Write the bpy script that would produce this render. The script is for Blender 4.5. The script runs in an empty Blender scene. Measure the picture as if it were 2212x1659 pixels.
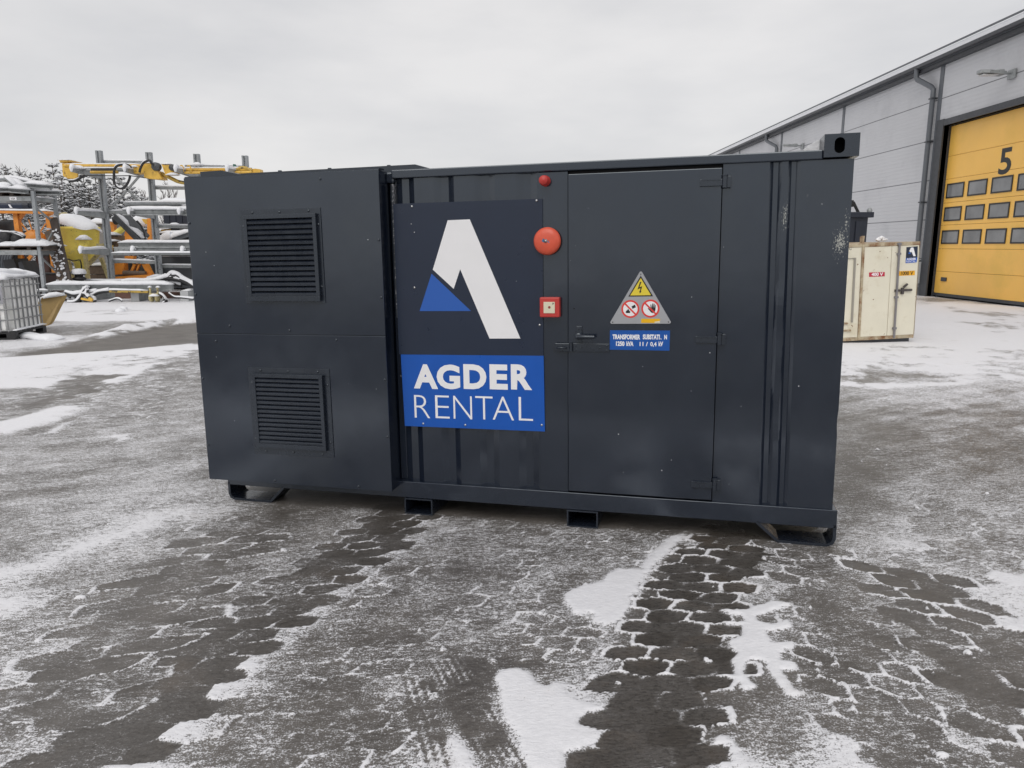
import bpy, bmesh, math, random
import numpy as np
from mathutils import Matrix, Vector, noise as mnoise
random.seed(7)
R = math.radians
SC = bpy.context.scene
COL = SC.collection
# ------------------------------------------------------------------ camera
F_PX, CX, CY, CAM_H = 1583.94, 1106.0, 829.5, 1.70
PITCH, ROLL = 0.18614, -0.0011
_cp, _sp = math.cos(PITCH), math.sin(PITCH)
FWD = Vector((0, _cp, -_sp)); DWN = Vector((0, -_sp, -_cp)); RGT = Vector((1, 0, 0))
RGT, DWN = RGT*math.cos(ROLL)+DWN*math.sin(ROLL), DWN*math.cos(ROLL)-RGT*math.sin(ROLL)
cam = bpy.data.cameras.new('camera'); camo = bpy.data.objects.new('camera', cam); COL.objects.link(camo)
cam.sensor_fit = 'HORIZONTAL'; cam.sensor_width = 36.0; cam.lens = 36.0*F_PX/2212.0
cam.clip_start = 0.05; cam.clip_end = 2000
mw = Matrix.Identity(4)
for i, v in enumerate((RGT, -DWN, -FWD)):
    for j in range(3): mw[j][i] = v[j]
mw.translation = (0, 0, CAM_H)
camo.matrix_world = mw
SC.camera = camo
# ------------------------------------------------------------------ sky and light
SUN_EL, SUN_AZ = R(46), R(-158)         # overcast: weak broad sun, high behind the photographer, a little to the left
wd = bpy.data.worlds.new('World'); SC.world = wd; wd.use_nodes = True
nt = wd.node_tree; nt.nodes.clear()
def N(t, nt_, **kw):
    n = nt_.nodes.new(t)
    for k, v in kw.items(): setattr(n, k, v)
    return n
sky = N('ShaderNodeTexSky', nt, sky_type='NISHITA', sun_disc=False, sun_elevation=SUN_EL, sun_rotation=SUN_AZ)
tc = N('ShaderNodeTexCoord', nt); mp = N('ShaderNodeMapping', nt); mp.inputs['Scale'].default_value = (1.0, 1.0, 3.2)
nz = N('ShaderNodeTexNoise', nt); nz.inputs['Scale'].default_value = 2.3; nz.inputs['Detail'].default_value = 6; nz.inputs['Roughness'].default_value = .5
cr = N('ShaderNodeValToRGB', nt)
cr.color_ramp.elements[0].position = .34; cr.color_ramp.elements[0].color = (6.6, 6.6, 6.75, 1)
cr.color_ramp.elements[1].position = .64; cr.color_ramp.elements[1].color = (8.4, 8.25, 8.2, 1)
mx = N('ShaderNodeMix', nt, data_type='RGBA'); mx.inputs[0].default_value = .93
bg = N('ShaderNodeBackground', nt); bg.inputs['Strength'].default_value = .1
out = N('ShaderNodeOutputWorld', nt)
L = nt.links.new
L(tc.outputs['Generated'], mp.inputs[0]); L(mp.outputs[0], nz.inputs['Vector']); L(nz.outputs[0], cr.inputs[0])
L(sky.outputs[0], mx.inputs[6]); L(cr.outputs[0], mx.inputs[7]); L(mx.outputs[2], bg.inputs[0]); L(bg.outputs[0], out.inputs[0])
sl = bpy.data.lights.new('sun', 'SUN'); sl.energy = 1.2; sl.angle = R(40); sl.color = (1, .96, .9)
so = bpy.data.objects.new('sun', sl); COL.objects.link(so)
sd = Vector((math.sin(SUN_AZ)*math.cos(SUN_EL), math.cos(SUN_AZ)*math.cos(SUN_EL), math.sin(SUN_EL)))
so.rotation_euler = sd.to_track_quat('Z', 'Y').to_euler()
SC.view_settings.view_transform = 'Standard'; SC.view_settings.look = 'None'
SC.view_settings.exposure = 0.0; SC.view_settings.gamma = 1.0
# ------------------------------------------------------------------ container frame and the lie of the yard
YAW, TU, TV = 0.25467, 0.01855, -0.01214
_u = Vector((math.cos(YAW), -math.sin(YAW), 0)); _n = Vector((-math.sin(YAW), -math.cos(YAW), 0)); _w = Vector((0, 0, 1))
_w1 = _w*math.cos(TV)+_n*math.sin(TV); CN = _n*math.cos(TV)-_w*math.sin(TV)
CU = _u*math.cos(TU)+_w1*math.sin(TU); CW = _w1*math.cos(TU)-_u*math.sin(TU)
FOOT = 0.108
CO = Vector((0.69656, 4.13046, 0.14)) - CW*FOOT
CM = Matrix.Identity(4)
for i, v in enumerate((CU, -CN, CW)):
    for j in range(3): CM[j][i] = v[j]
CM.translation = CO
def ground_z(x, y):
    """the yard leans a little where the container stands and is level farther off"""
    x = np.asarray(x, float); y = np.asarray(y, float)
    zp = CO.z - ((x-CO.x)*CW.x + (y-CO.y)*CW.y)/CW.z
    d = np.sqrt((x-.2)**2 + (y-4.4)**2)
    t = np.clip((d-3.2)/6.0, 0, 1); t = t*t*(3-2*t)
    return zp*(1-t)
def ray(px, py):
    return RGT*((px-CX)/F_PX) + DWN*((py-CY)/F_PX) + FWD
def gp(px, py):                        # point of the yard seen at a photo pixel
    d = ray(px, py); z = 0.0
    for _ in range(6):
        t = (z-CAM_H)/d.z; z = float(ground_z(d.x*t, d.y*t))
    return Vector((d.x*t, d.y*t, z))
def at(px, py, Y):                     # point at depth Y
    d = ray(px, py); t = Y/d.y
    return Vector((d.x*t, Y, CAM_H+d.z*t))
# ------------------------------------------------------------------ materials
def mat(name, col, rough=.5, metal=0., var=0., vscale=6., bump=0., bscale=30., spec=.5, dirt=None, dscale=3., damt=.5, coat=0., chips=None, cscale=40., camt=.68):
    m = bpy.data.materials.new(name); m.use_nodes = True
    t = m.node_tree; b = t.nodes['Principled BSDF']; l = t.links.new
    b.inputs['Roughness'].default_value = rough; b.inputs['Metallic'].default_value = metal
    b.inputs['Specular IOR Level'].default_value = spec; b.inputs['Coat Weight'].default_value = coat
    b.inputs['Base Color'].default_value = (*col, 1)
    tc = N('ShaderNodeTexCoord', t); cur = None
    def noise(s, d=5, r=.55):
        n = N('ShaderNodeTexNoise', t); n.inputs['Scale'].default_value = s; n.inputs['Detail'].default_value = d; n.inputs['Roughness'].default_value = r
        l(tc.outputs['Object'], n.inputs['Vector']); return n
    def mix(fac, a, bb):
        x = N('ShaderNodeMix', t, data_type='RGBA'); l(fac, x.inputs[0])
        for k, v in ((6, a), (7, bb)):
            if isinstance(v, tuple): x.inputs[k].default_value = (*v, 1)
            else: l(v, x.inputs[k])
        return x.outputs[2]
    def rng(o, a, bb, lo=0., hi=1.):
        x = N('ShaderNodeMapRange', t); l(o, x.inputs[0]); x.inputs[1].default_value = a; x.inputs[2].default_value = bb
        x.inputs[3].default_value = lo; x.inputs[4].default_value = hi; return x.outputs[0]
    cur = col
    if var:
        cur = mix(rng(noise(vscale).outputs[0], .3, .7), tuple(c*(1-var) for c in col), tuple(min(1, c*(1+var)) for c in col))
    if dirt:
        cur = mix(rng(noise(dscale, 8, .65).outputs[0], .62-.25*damt, .72-.1*damt), cur, dirt)
    if chips:
        cur = mix(rng(noise(cscale, 3, .6).outputs[0], camt, camt+.03), cur, chips)
    if not isinstance(cur, tuple): l(cur, b.inputs['Base Color'])
    if var: l(rng(noise(vscale*1.7).outputs[0], .3, .7, max(.02, rough-.08), min(1, rough+.08)), b.inputs['Roughness'])
    if bump:
        bp = N('ShaderNodeBump', t); bp.inputs['Strength'].default_value = 1; bp.inputs['Distance'].default_value = bump
        l(noise(bscale, 3).outputs[0], bp.inputs['Height']); l(bp.outputs[0], b.inputs['Normal'])
    return m
M = {}
M['paint'] = mat('charcoal_paint', (.0092, .0132, .0245), .17, var=.10, vscale=2.2, bump=.003, bscale=1.5, dirt=(.014, .018, .027), dscale=1.3, damt=.30, spec=1.0)
M['paint_fine'] = mat('charcoal_paint_small', (.0105, .0140, .0230), .28, var=.1, vscale=9, bump=.0002, bscale=40, spec=.9)
M['black'] = mat('black_inside', (.006, .007, .009), .7)
M['navy'] = mat('navy_sheet', (.012, .021, .045), .34, var=.05, bump=.0015, bscale=2.5)
M['blue'] = mat('blue_sheet', (.003, .088, .44), .34, var=.04, bump=.0015, bscale=2.5)
M['logo_blue'] = mat('logo_blue', (.022, .11, .45), .34)
M['white'] = mat('white_film', (.86, .86, .88), .4, var=.02)
M['white_letters'] = mat('white_letters', (.88, .88, .90), .4)
M['red'] = mat('red_enamel', (.70, .105, .055), .35, var=.06, vscale=20, bump=.0006, bscale=60)
M['red_plastic'] = mat('red_plastic', (.52, .045, .038), .4, var=.05, vscale=20)
M['cream_plastic'] = mat('cream_plastic', (.72, .68, .52), .4)
M['steel'] = mat('zinc_screw', (.55, .55, .56), .35, metal=1.)
M['sign_grey'] = mat('aluminium_sign', (.36, .37, .39), .42, var=.05, vscale=14)
M['sign_yellow'] = mat('sign_yellow', (.78, .62, .05), .42)
M['sign_orange'] = mat('sign_orange', (.83, .46, .004), .42)
M['sign_red'] = mat('sign_red', (.72, .055, .045), .42)
M['sign_black'] = mat('sign_black', (.012, .012, .012), .45)
M['sign_blue'] = mat('sign_blue', (.004, .085, .38), .38)
M['snow'] = mat('snow', (.80, .81, .84), .65, var=.03, vscale=5, bump=.02, bscale=14, spec=.25)
M['galv'] = mat('galvanised_steel', (.30, .315, .32), .5, metal=.25, var=.18, vscale=4, dirt=(.2, .21, .21), dscale=9, damt=.4)
M['dark_steel'] = mat('dark_steel', (.085, .09, .095), .5, metal=.2, var=.2, vscale=8)
M['mach_yellow'] = mat('machine_yellow', (.70, .43, .07), .45, var=.15, vscale=6, dirt=(.16, .10, .04), dscale=7, damt=.25)
M['hop_yellow'] = mat('hopper_yellow', (.95, .77, .16), .5, var=.10, vscale=3, dirt=(.50, .45, .25), dscale=2.2, damt=.15, chips=(.06, .035, .02), cscale=16, camt=.66)
M['pale_yellow'] = mat('worn_yellow', (.46, .40, .20), .55, var=.2, vscale=9, chips=(.14, .09, .05), cscale=14, camt=.6)
M['orange'] = mat('machine_orange', (.80, .30, .045), .45, var=.14, vscale=5, dirt=(.30, .12, .04), dscale=5, damt=.2)
M['rubber'] = mat('black_rubber', (.022, .022, .024), .6, var=.2, vscale=12)
M['wood'] = mat('weathered_wood', (.14, .105, .082), .8, var=.25, vscale=12)
M['wood_dark'] = mat('dark_wood', (.075, .06, .052), .8, var=.25, vscale=12)
M['grey_tarp'] = mat('grey_machine', (.10, .11, .125), .5, var=.15)
M['concrete'] = mat('grey_concrete', (.27, .265, .265), .85, var=.15, vscale=2.5)
for k_ in ('paint', 'paint_fine'): M[k_].node_tree.nodes['Principled BSDF'].inputs['Specular Tint'].default_value = (.85, .93, 1., 1)
# ------------------------------------------------------------------ mesh builder
class MB:
    def __init__(s): s.v = []; s.f = []; s.sm = []
    def add(s, vs, fs, smooth=False):
        k = len(s.v); s.v += [Vector(v) for v in vs]
        s.f += [tuple(i+k for i in f) for f in fs]; s.sm += [smooth]*len(fs); return s
    def box(s, x0, x1, y0, y1, z0, z1, m=None, b=0.):
        if b:
            bm = bmesh.new(); bmesh.ops.create_cube(bm, size=1)
            for v in bm.verts: v.co = Vector(((x0+x1)/2+v.co.x*(x1-x0), (y0+y1)/2+v.co.y*(y1-y0), (z0+z1)/2+v.co.z*(z1-z0)))
            bmesh.ops.bevel(bm, geom=bm.edges[:], offset=b, segments=2, affect='EDGES', profile=.5)
            bm.verts.index_update(); vs = [v.co.copy() for v in bm.verts]; fs = [[v.index for v in f.verts] for f in bm.faces]; bm.free()
        else:
            vs = [Vector((x, y, z)) for z in (z0, z1) for y in (y0, y1) for x in (x0, x1)]
            fs = [(0, 2, 3, 1), (4, 5, 7, 6), (0, 1, 5, 4), (2, 6, 7, 3), (0, 4, 6, 2), (1, 3, 7, 5)]
        if m is not None: vs = [m @ v for v in vs]
        return s.add(vs, fs)
    def bar(s, a, b, w, h, up=(0, 0, 1)):     # rectangular bar a -> b, w across, h along up
        a = Vector(a); b = Vector(b); d = (b-a).normalized(); up = Vector(up)
        sx = d.cross(up)
        if sx.length < 1e-4: sx = d.cross(Vector((0, 1, 0)))
        sx.normalize(); uz = sx.cross(d).normalized()
        vs = [p+sx*i*w/2+uz*j*h/2 for p in (a, b) for i, j in ((-1, -1), (1, -1), (1, 1), (-1, 1))]
        return s.add(vs, [(0, 1, 2, 3), (7, 6, 5, 4), (0, 4, 5, 1), (1, 5, 6, 2), (2, 6, 7, 3), (3, 7, 4, 0)])
    def tube(s, pts, r, n=10, caps=True, smooth=True):
        pts = [Vector(p) for p in pts]; k = len(pts); rr = r if hasattr(r, '__len__') else [r]*k
        vs = []; prev = None
        for i, p in enumerate(pts):
            d = (pts[min(i+1, k-1)]-pts[max(i-1, 0)]).normalized()
            if prev is None:
                a = d.cross(Vector((0, 0, 1)))
                if a.length < .05: a = d.cross(Vector((1, 0, 0)))
            else: a = prev - d*prev.dot(d)
            a.normalize(); prev = a; b = d.cross(a)
            vs += [p+(a*math.cos(2*math.pi*j/n)+b*math.sin(2*math.pi*j/n))*rr[i] for j in range(n)]
        fs = [(i*n+j, i*n+(j+1) % n, (i+1)*n+(j+1) % n, (i+1)*n+j) for i in range(k-1) for j in range(n)]
        s.add(vs, fs, smooth)
        if caps: s.add(vs[:n], [tuple(range(n-1, -1, -1))]); s.add(vs[-n:], [tuple(range(n))])
        return s
    def lathe(s, o, ax, prof, n=24, smooth=True):   # profile (radius, height along ax)
        o = Vector(o); ax = Vector(ax).normalized(); a = ax.cross(Vector((0, 0, 1)))
        if a.length < .05: a = ax.cross(Vector((1, 0, 0)))
        a.normalize(); b = ax.cross(a); k = len(prof)
        vs = [o+ax*h+(a*math.cos(2*math.pi*j/n)+b*math.sin(2*math.pi*j/n))*max(r, 1e-4) for r, h in prof for j in range(n)]
        fs = [(i*n+j, i*n+(j+1) % n, (i+1)*n+(j+1) % n, (i+1)*n+j) for i in range(k-1) for j in range(n)]
        return s.add(vs, fs, smooth)
    def prism(s, pts, d):              # planar 3D polygon pushed along d
        pts = [Vector(p) for p in pts]; d = Vector(d); n = len(pts)
        nrm = Vector((0, 0, 0))
        for i in range(n): nrm += pts[i].cross(pts[(i+1) % n])
        if nrm.dot(d) > 0: pts.reverse()
        return s.add(pts+[p+d for p in pts], [tuple(range(n)), tuple(range(2*n-1, n-1, -1))]+[(i, i+n, (i+1) % n+n, (i+1) % n) for i in range(n)])
    def ring(s, outer, inner, d):      # plate with a hole: matching loops
        n = len(outer); d = Vector(d); o = [Vector(p) for p in outer]; i_ = [Vector(p) for p in inner]
        vs = o+i_+[p+d for p in o]+[p+d for p in i_]
        fs = []
        for a in range(n):
            b = (a+1) % n
            fs += [(a, b, n+b, n+a), (2*n+a, 3*n+a, 3*n+b, 2*n+b), (a, 2*n+a, 2*n+b, b), (n+a, n+b, 3*n+b, 3*n+a)]
        return s.add(vs, fs)
    def xf(s, m):
        s.v = [m @ v for v in s.v]; return s
    def lump(s, jit, sc=3., seed=0.):
        s.v = [v+Vector((mnoise.noise(v*sc+Vector((seed, 0, 0))), mnoise.noise(v*sc+Vector((0, seed+9, 5))), mnoise.noise(v*sc+Vector((3, 0, seed+17)))))*jit for v in s.v]; return s
    def build(s, name, m, parent=None, world=True):
        me = bpy.data.meshes.new(name)
        vs = s.v
        if parent is not None and world:
            inv = ROOTM[parent.name].inverted(); vs = [inv @ v for v in vs]
        me.from_pydata([tuple(v) for v in vs], [], s.f); me.validate()
        if any(s.sm) and len(me.polygons) == len(s.sm): me.polygons.foreach_set('use_smooth', s.sm)
        bm = bmesh.new(); bm.from_mesh(me); bmesh.ops.recalc_face_normals(bm, faces=bm.faces); bm.to_mesh(me); bm.free()
        me.materials.append(M[m] if isinstance(m, str) else m)
        o = bpy.data.objects.new(name, me); COL.objects.link(o)
        if parent is not None: o.parent = parent
        return o
ROOTM = {}
def thing(name, label, cat, loc=(0, 0, 0), rz=0., group=None, m=None):
    o = bpy.data.objects.new(name, None); COL.objects.link(o); o.empty_display_size = .2
    mm = m if m is not None else Matrix.Translation(Vector(loc)) @ Matrix.Rotation(rz, 4, 'Z')
    o.matrix_world = mm; ROOTM[o.name] = mm.copy()
    o['label'] = label; o['category'] = cat; o['kind'] = 'thing'
    if group: o['group'] = group
    return o
def reg(o, parent):                    # lets a part carry sub-parts built in the same space
    ROOTM[o.name] = ROOTM[parent.name]; return o
def tag(o, label, cat, group=None):
    o['label'] = label; o['category'] = cat; o['kind'] = 'thing'
    if group: o['group'] = group
    return o
def rootmesh(mb, name, m, label, cat, group=None):   # a thing that is one mesh: origin at its base centre
    xs = [v.x for v in mb.v]; ys = [v.y for v in mb.v]; zs = [v.z for v in mb.v]
    c = Vector(((min(xs)+max(xs))/2, (min(ys)+max(ys))/2, min(zs)))
    mb.v = [v-c for v in mb.v]; o = mb.build(name, m); o.location = c
    mm = Matrix.Translation(c); ROOTM[o.name] = mm
    return tag(o, label, cat, group)
def cap(mb, a, b, w, h=.06, ends=.5, seg=10, z0=0.):  # rounded strip of snow along a -> b, sitting on the top of a bar
    a = Vector(a); b = Vector(b); d = (b-a); ln = d.length; d.normalize()
    sx = d.cross(Vector((0, 0, 1))); sx.normalize(); up = sx.cross(d)
    seg = max(3, int(ln/.25)) if seg is None else seg; K = 7; vs = []
    for i in range(seg+1):
        t = i/seg; e = min(1, min(t, 1-t)*seg/1.2+.35)
        hh = h*e*(1+.22*mnoise.noise(Vector((a.x+t*ln*2.1, a.y*3, a.z*5))))
        ww = w*(1+.10*mnoise.noise(Vector((a.x*2+t*ln*3, a.z*7, 1.3))))
        for j in range(K):
            th = math.pi*j/(K-1)
            vs.append(a+d*(ln*t)+sx*math.cos(th)*ww/2+up*(math.sin(th)**.7*hh+z0))
    fs = [(i*K+j, (i+1)*K+j, (i+1)*K+j+1, i*K+j+1) for i in range(seg) for j in range(K-1)]
    fs += [tuple(range(K)), tuple(range((seg+1)*K-1, seg*K-1, -1))]
    fs += [(i*K, i*K+K-1, (i+1)*K+K-1, (i+1)*K) for i in range(seg)]
    mb.add(vs, fs, True); return mb
def text(s, w, h, bold=0., xs=None):   # lettering as flat mesh, lower left at the origin, fitted to w x h
    cu = bpy.data.curves.new('lettering', 'FONT'); cu.body = s; cu.offset = bold; cu.resolution_u = 4
    ob = bpy.data.objects.new('lettering', cu); COL.objects.link(ob)
    bpy.context.view_layer.update()
    dg = bpy.context.evaluated_depsgraph_get(); me = bpy.data.meshes.new_from_object(ob.evaluated_get(dg))
    vs = [v.co.copy() for v in me.vertices]; fs = [tuple(p.vertices) for p in me.polygons]
    bpy.data.objects.remove(ob); bpy.data.curves.remove(cu); bpy.data.meshes.remove(me)
    x0 = min(v.x for v in vs); x1 = max(v.x for v in vs); y0 = min(v.y for v in vs); y1 = max(v.y for v in vs)
    return [((v.x-x0)/(x1-x0)*w, (v.y-y0)/(y1-y0)*h) for v in vs], fs
def lay(mb, tx, fn):                   # puts flat 2D lettering through fn(x, y) -> 3D
    vs, fs = tx; mb.add([fn(*v) for v in vs], fs); return mb
# ------------------------------------------------------------------ the yard: one sheet of frozen asphalt with snow, slush and wheel prints
_rng = np.random.RandomState(3); _tab = _rng.rand(256, 256)
def vn(x, y, s=0):
    x = x+s*17.3; y = y+s*9.1; xi = np.floor(x).astype(int); yi = np.floor(y).astype(int); fx = x-xi; fy = y-yi
    fx = fx*fx*(3-2*fx); fy = fy*fy*(3-2*fy); a = lambda i, j: _tab[(xi+i) & 255, (yi+j) & 255]
    return (a(0, 0)*(1-fx)+a(1, 0)*fx)*(1-fy)+(a(0, 1)*(1-fx)+a(1, 1)*fx)*fy
def fbm(x, y, o=4, s=0):
    r = 0; a = .5; t = 0
    for i in range(o): r = r+a*vn(x, y, s+i); t += a; a *= .55; x = x*2.03; y = y*2.03
    return r/t
def sstep(a, b, x):
    t = np.clip((x-a)/(b-a), 0, 1); return t*t*(3-2*t)
def axis(lo, fine0, fine1, hi, step, grow):
    a = list(np.arange(fine0, fine1+1e-6, step)); d = step
    while a[-1] < hi: d = min(d*grow, 14.); a.append(a[-1]+d)
    d = step
    while a[0] > lo: d = min(d*grow, 14.); a.insert(0, a[0]-d)
    return np.array(a)
gx = axis(-420, -3.0, 3.3, 420, .0105, 1.016); gy = axis(-60, 1.95, 6.0, 700, .0105, 1.014)
GX, GY = np.meshgrid(gx, gy); X = GX.ravel(); Y = GY.ravel()
z1 = lambda x, y: (x*.2521, 635+y*.2521)
z2 = lambda x, y: (1006.9+x*.3371, 1099.8+y*.3371)
G2 = lambda p: (lambda v: (v.x, v.y))(gp(*p))
# how much snow lies where: soft patches (photo position, cover, wetness)
PATCH = [(470,1100,.50,.1),(300,1050,.55,.1),(100,1000,.52,.15),(60,1100,.38,.3),(250,1110,.55,.1),(330,960,.53,.1),(250,900,.53,.1),(400,860,.55,.15),(340,790,.5,.1),(380,830,.47,.3),(60,850,.30,.2),(120,855,.42,.2),(180,850,.45,.2),(20,960,.45,.2),(150,960,.45,.2),(420,960,.54,.1),
 (315,1147,.76,0),(230,1170,.74,0),(140,1193,.70,0),(20,1230,.55,.1),(400,1115,.62,0),(196,1195,.25,.3),(100,1240,.22,.4),(10,1275,.22,.4),(70,1294,.72,0),(130,1280,.62,.1),(105,1364,.56,.1),(200,1350,.52,.1),(40,1400,.5,.1),(180,1420,.62,.1),(280,1370,.62,.0),
 (330,1200,.36,.3),(300,1250,.32,.3),(420,1190,.36,.3),(400,1250,.3,.35),(330,1300,.30,.3),(350,1350,.2,.4),(300,1400,.3,.4),(560,1190,.40,.3),(520,1250,.45,.2),(640,1160,.45,.2),(700,1130,.42,.2),(620,1110,.32,.3),(560,1110,.25,.4),
 (60,1500,.5,.4),(120,1560,.52,.4),(20,1620,.36,.3),(120,1640,.42,.2),(230,1540,.44,.3),(200,1600,.55,.1),(300,1470,.36,.4),
 (508,1427,.72,0),(438,1487,.90,0),(385,1540,.86,0),(315,1592,.86,0),(228,1650,.74,0),(560,1380,.62,.1),(620,1330,.55,.1),(690,1290,.55,.1),(760,1230,.55,.1),
 (560,1450,.5,.1),(650,1400,.42,.2),(600,1500,.44,.2),(500,1560,.48,.2),(420,1620,.5,.2),(640,1560,.36,.3),(560,1630,.44,.2),(700,1640,.46,.2),(720,1500,.38,.3),(700,1380,.42,.2),(760,1330,.36,.3),(800,1280,.42,.2),
 (800,1120,.50,.2),(780,1090,.56,.1),(900,1140,.46,.2),(990,1100,.46,.3),(1090,1120,.40,.3),(1000,1150,.58,.1),(960,1180,.56,.1),(900,1200,.55,.1),(860,1250,.50,.2),(950,1290,.34,.4),(900,1330,.34,.4),(1050,1270,.40,.3),(1150,1210,.40,.3),(1230,1180,.42,.2),(1180,1300,.46,.2),(1100,1340,.42,.3),(1200,1390,.34,.4),(1010,1350,.44,.2),(1000,1430,.26,.4),(900,1420,.32,.4),(980,1500,.30,.4),(850,1500,.38,.3),(900,1590,.46,.2),(800,1600,.44,.3),(1000,1640,.45,.2),(1140,1420,.38,.3),(1080,1450,.42,.2),(780,1440,.38,.3),(840,1380,.32,.4),
 (1000,1085,.3,.3),(1150,1100,.28,.3),(1350,1130,.35,.3),(1500,1165,.2,.6),(700,1080,.12,.5),
 (1450,1250,.18,.9),(1430,1450,.06,1),(1500,1400,.06,1),(1480,1520,.08,1),(1420,1600,.14,.9),(1560,1560,.20,.8),(1600,1480,.22,.7),(1560,1300,.18,.8),
 (1700,1250,.46,.3),(1760,1210,.46,.3),(1800,1280,.48,.3),(1650,1300,.42,.4),(1780,1360,.38,.4),(1760,1440,.30,.5),(1700,1500,.24,.6),(1680,1580,.30,.5),(1760,1560,.36,.5),(1860,1390,.18,.7),(1880,1450,.22,.6),(1960,1480,.22,.7),(1900,1520,.38,.5),(2040,1440,.24,.7),(2100,1520,.22,.7),(1980,1545,.42,.5),(2180,1600,.20,.8),
 (1830,1580,.66,.2),(1930,1570,.68,.3),(1900,1635,.72,.2),(2010,1630,.66,.3),(2090,1640,.55,.5),(1800,1640,.52,.3),
 (2150,1390,.76,.1),(2195,1370,.80,.1),(2190,1430,.66,.3),(2120,1340,.55,.2),(2060,1260,.70,.1),(2140,1230,.74,.1),(2200,1270,.74,.1),(2010,1190,.64,.1),(1960,1230,.56,.2),(1900,1250,.54,.2),(1860,1190,.48,.3),(1900,1150,.42,.4),(1980,1130,.50,.3),(2100,1150,.60,.1),(2190,1140,.58,.1),(1840,1130,.34,.6),(1880,1080,.38,.5),(2000,1090,.46,.4),(2110,1080,.50,.3),(2200,1060,.40,.5),
 (1850,1030,.22,.7),(1950,1010,.20,.8),(2100,990,.18,.8),(2190,985,.20,.8),(1840,960,.16,.8),(1950,940,.14,.9),(2080,930,.16,.8),(2190,930,.14,.8),(1850,900,.28,.6),(1960,890,.40,.4),(2050,900,.42,.3),(2170,890,.34,.5),(1850,860,.17,.9),(1960,855,.16,1),(2080,862,.16,1),(2190,858,.14,1),
 (1880,815,.72,.3),(1950,790,.92,0),(2100,760,1.0,0),(2200,780,.96,0),(1880,770,.82,.2),(2050,800,.60,.3),(2150,806,.42,.3),(2000,720,1.0,0),(2100,700,.90,0),(2200,720,.98,0),(2080,672,.62,0),(2180,680,.66,0),
 (60,760,.2,.2),(200,700,.1,.2),(380,700,.1,.2),(250,740,.08,.2),(400,725,.06,.2),(120,700,.25,.2),(40,740,.6,.1),(300,670,1.0,0),(100,670,1.0,0),(-200,760,.5,.1),(-300,900,.5,.1),(-300,1200,.5,.2),(2500,900,.4,.4),(2500,1200,.5,.2),(2500,700,.95,0)]
PATCH = [(x, y, s+.07 if (x < 480 and 840 < y < 1170 and .4 < s < .7) else s, w) for x, y, s, w in PATCH]  # added snow cover at left stands in for the ground's wet sheen
PATCH = [(x, y, s-.07, w+.3) if (780 < x < 1240 and 1250 < y < 1600) else ((x, y, s-.04, w+.2) if (500 < x < 1300 and 1180 < y < 1660 and s < .5) else (x, y, s, w)) for x, y, s, w in PATCH]
PC = np.array([G2(p[:2]) for p in PATCH]); PS = np.array([p[2] for p in PATCH]); PW = np.array([p[3] for p in PATCH])
wx = .35*(fbm(X*1.3, Y*1.3, 3, 1)-.5); wy = .35*(fbm(X*1.3, Y*1.3, 3, 8)-.5)
far = np.clip(np.hypot(X, Y)/6., .35, 4.)
Xw = X+wx*far; Yw = Y+wy*far*1.6
num = np.zeros_like(X); wet = np.zeros_like(X); den = np.full_like(X, 1e-9)
for (cx_, cy_), s_, w_ in zip(PC, PS, PW):
    r_ = math.hypot(cx_, cy_); ax_ = .034*r_; ay_ = max(.034*r_, .020*r_*r_)
    ux, uy = cx_/r_, cy_/r_
    a = (Xw-cx_)*uy-(Yw-cy_)*ux; b = (Xw-cx_)*ux+(Yw-cy_)*uy
    g = np.exp(-.5*np.minimum((a/ax_)**2+(b/ay_)**2, 80)); num += g*s_; wet += g*w_; den += g
bgw = 1e-4; rr = np.hypot(X, Y)
S = (num+bgw*np.where(rr > 18, .96, .45))/(den+bgw); WET = (wet+bgw*.1)/(den+bgw)
S = S+.22*(fbm(X*2.6, Y*2.6, 4, 20)-.5)*(1-np.abs(2*S-1))
# trodden and driven streaks that run with the traffic
st = fbm((X*.86+Y*.5)*1.2, (Y*.86-X*.5)*9., 4, 31)
S = S+.30*(st-.5)*(1-np.abs(2*S-1))
def polymask(pts, edge=.03, wob=.05, ws=6., grow=0.):
    P = np.array([G2(p) for p in pts]); sc = max(1., float(np.hypot(P[:, 0], P[:, 1]).mean())/3.)
    edge *= sc; wob *= sc; ws /= sc
    lo = P.min(0)-4*edge-wob; hi = P.max(0)+4*edge+wob
    k = np.where((X > lo[0]) & (X < hi[0]) & (Y > lo[1]) & (Y < hi[1]))[0]
    x = X[k]+wob*(fbm(X[k]*ws, Y[k]*ws, 4, 5)-.5)*2+wob*.7*(fbm(X[k]*ws*5, Y[k]*ws*5, 2, 6)-.5); y = Y[k]+wob*(fbm(X[k]*ws, Y[k]*ws, 4, 11)-.5)*2+wob*.7*(fbm(X[k]*ws*5, Y[k]*ws*5, 2, 12)-.5)
    ins = np.zeros(len(k), bool); d = np.full(len(k), 1e9); n = len(P)
    for i in range(n):
        a = P[i]; b = P[(i+1) % n]
        c = ((a[1] > y) != (b[1] > y)); ins ^= c & (x < (b[0]-a[0])*(y-a[1])/(b[1]-a[1]+1e-12)+a[0])
        e = b-a; t = np.clip(((x-a[0])*e[0]+(y-a[1])*e[1])/(e@e+1e-12), 0, 1)
        d = np.minimum(d, np.hypot(x-a[0]-t*e[0], y-a[1]-t*e[1]))
    return k, sstep(-edge, edge, np.where(ins, d, -d)+grow)
def lay_poly(pts, val, **kw):
    k, m = polymask(pts, **kw); S[k] = S[k]*(1-m)+val*m; WET[k] *= (1-m*.8)
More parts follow.
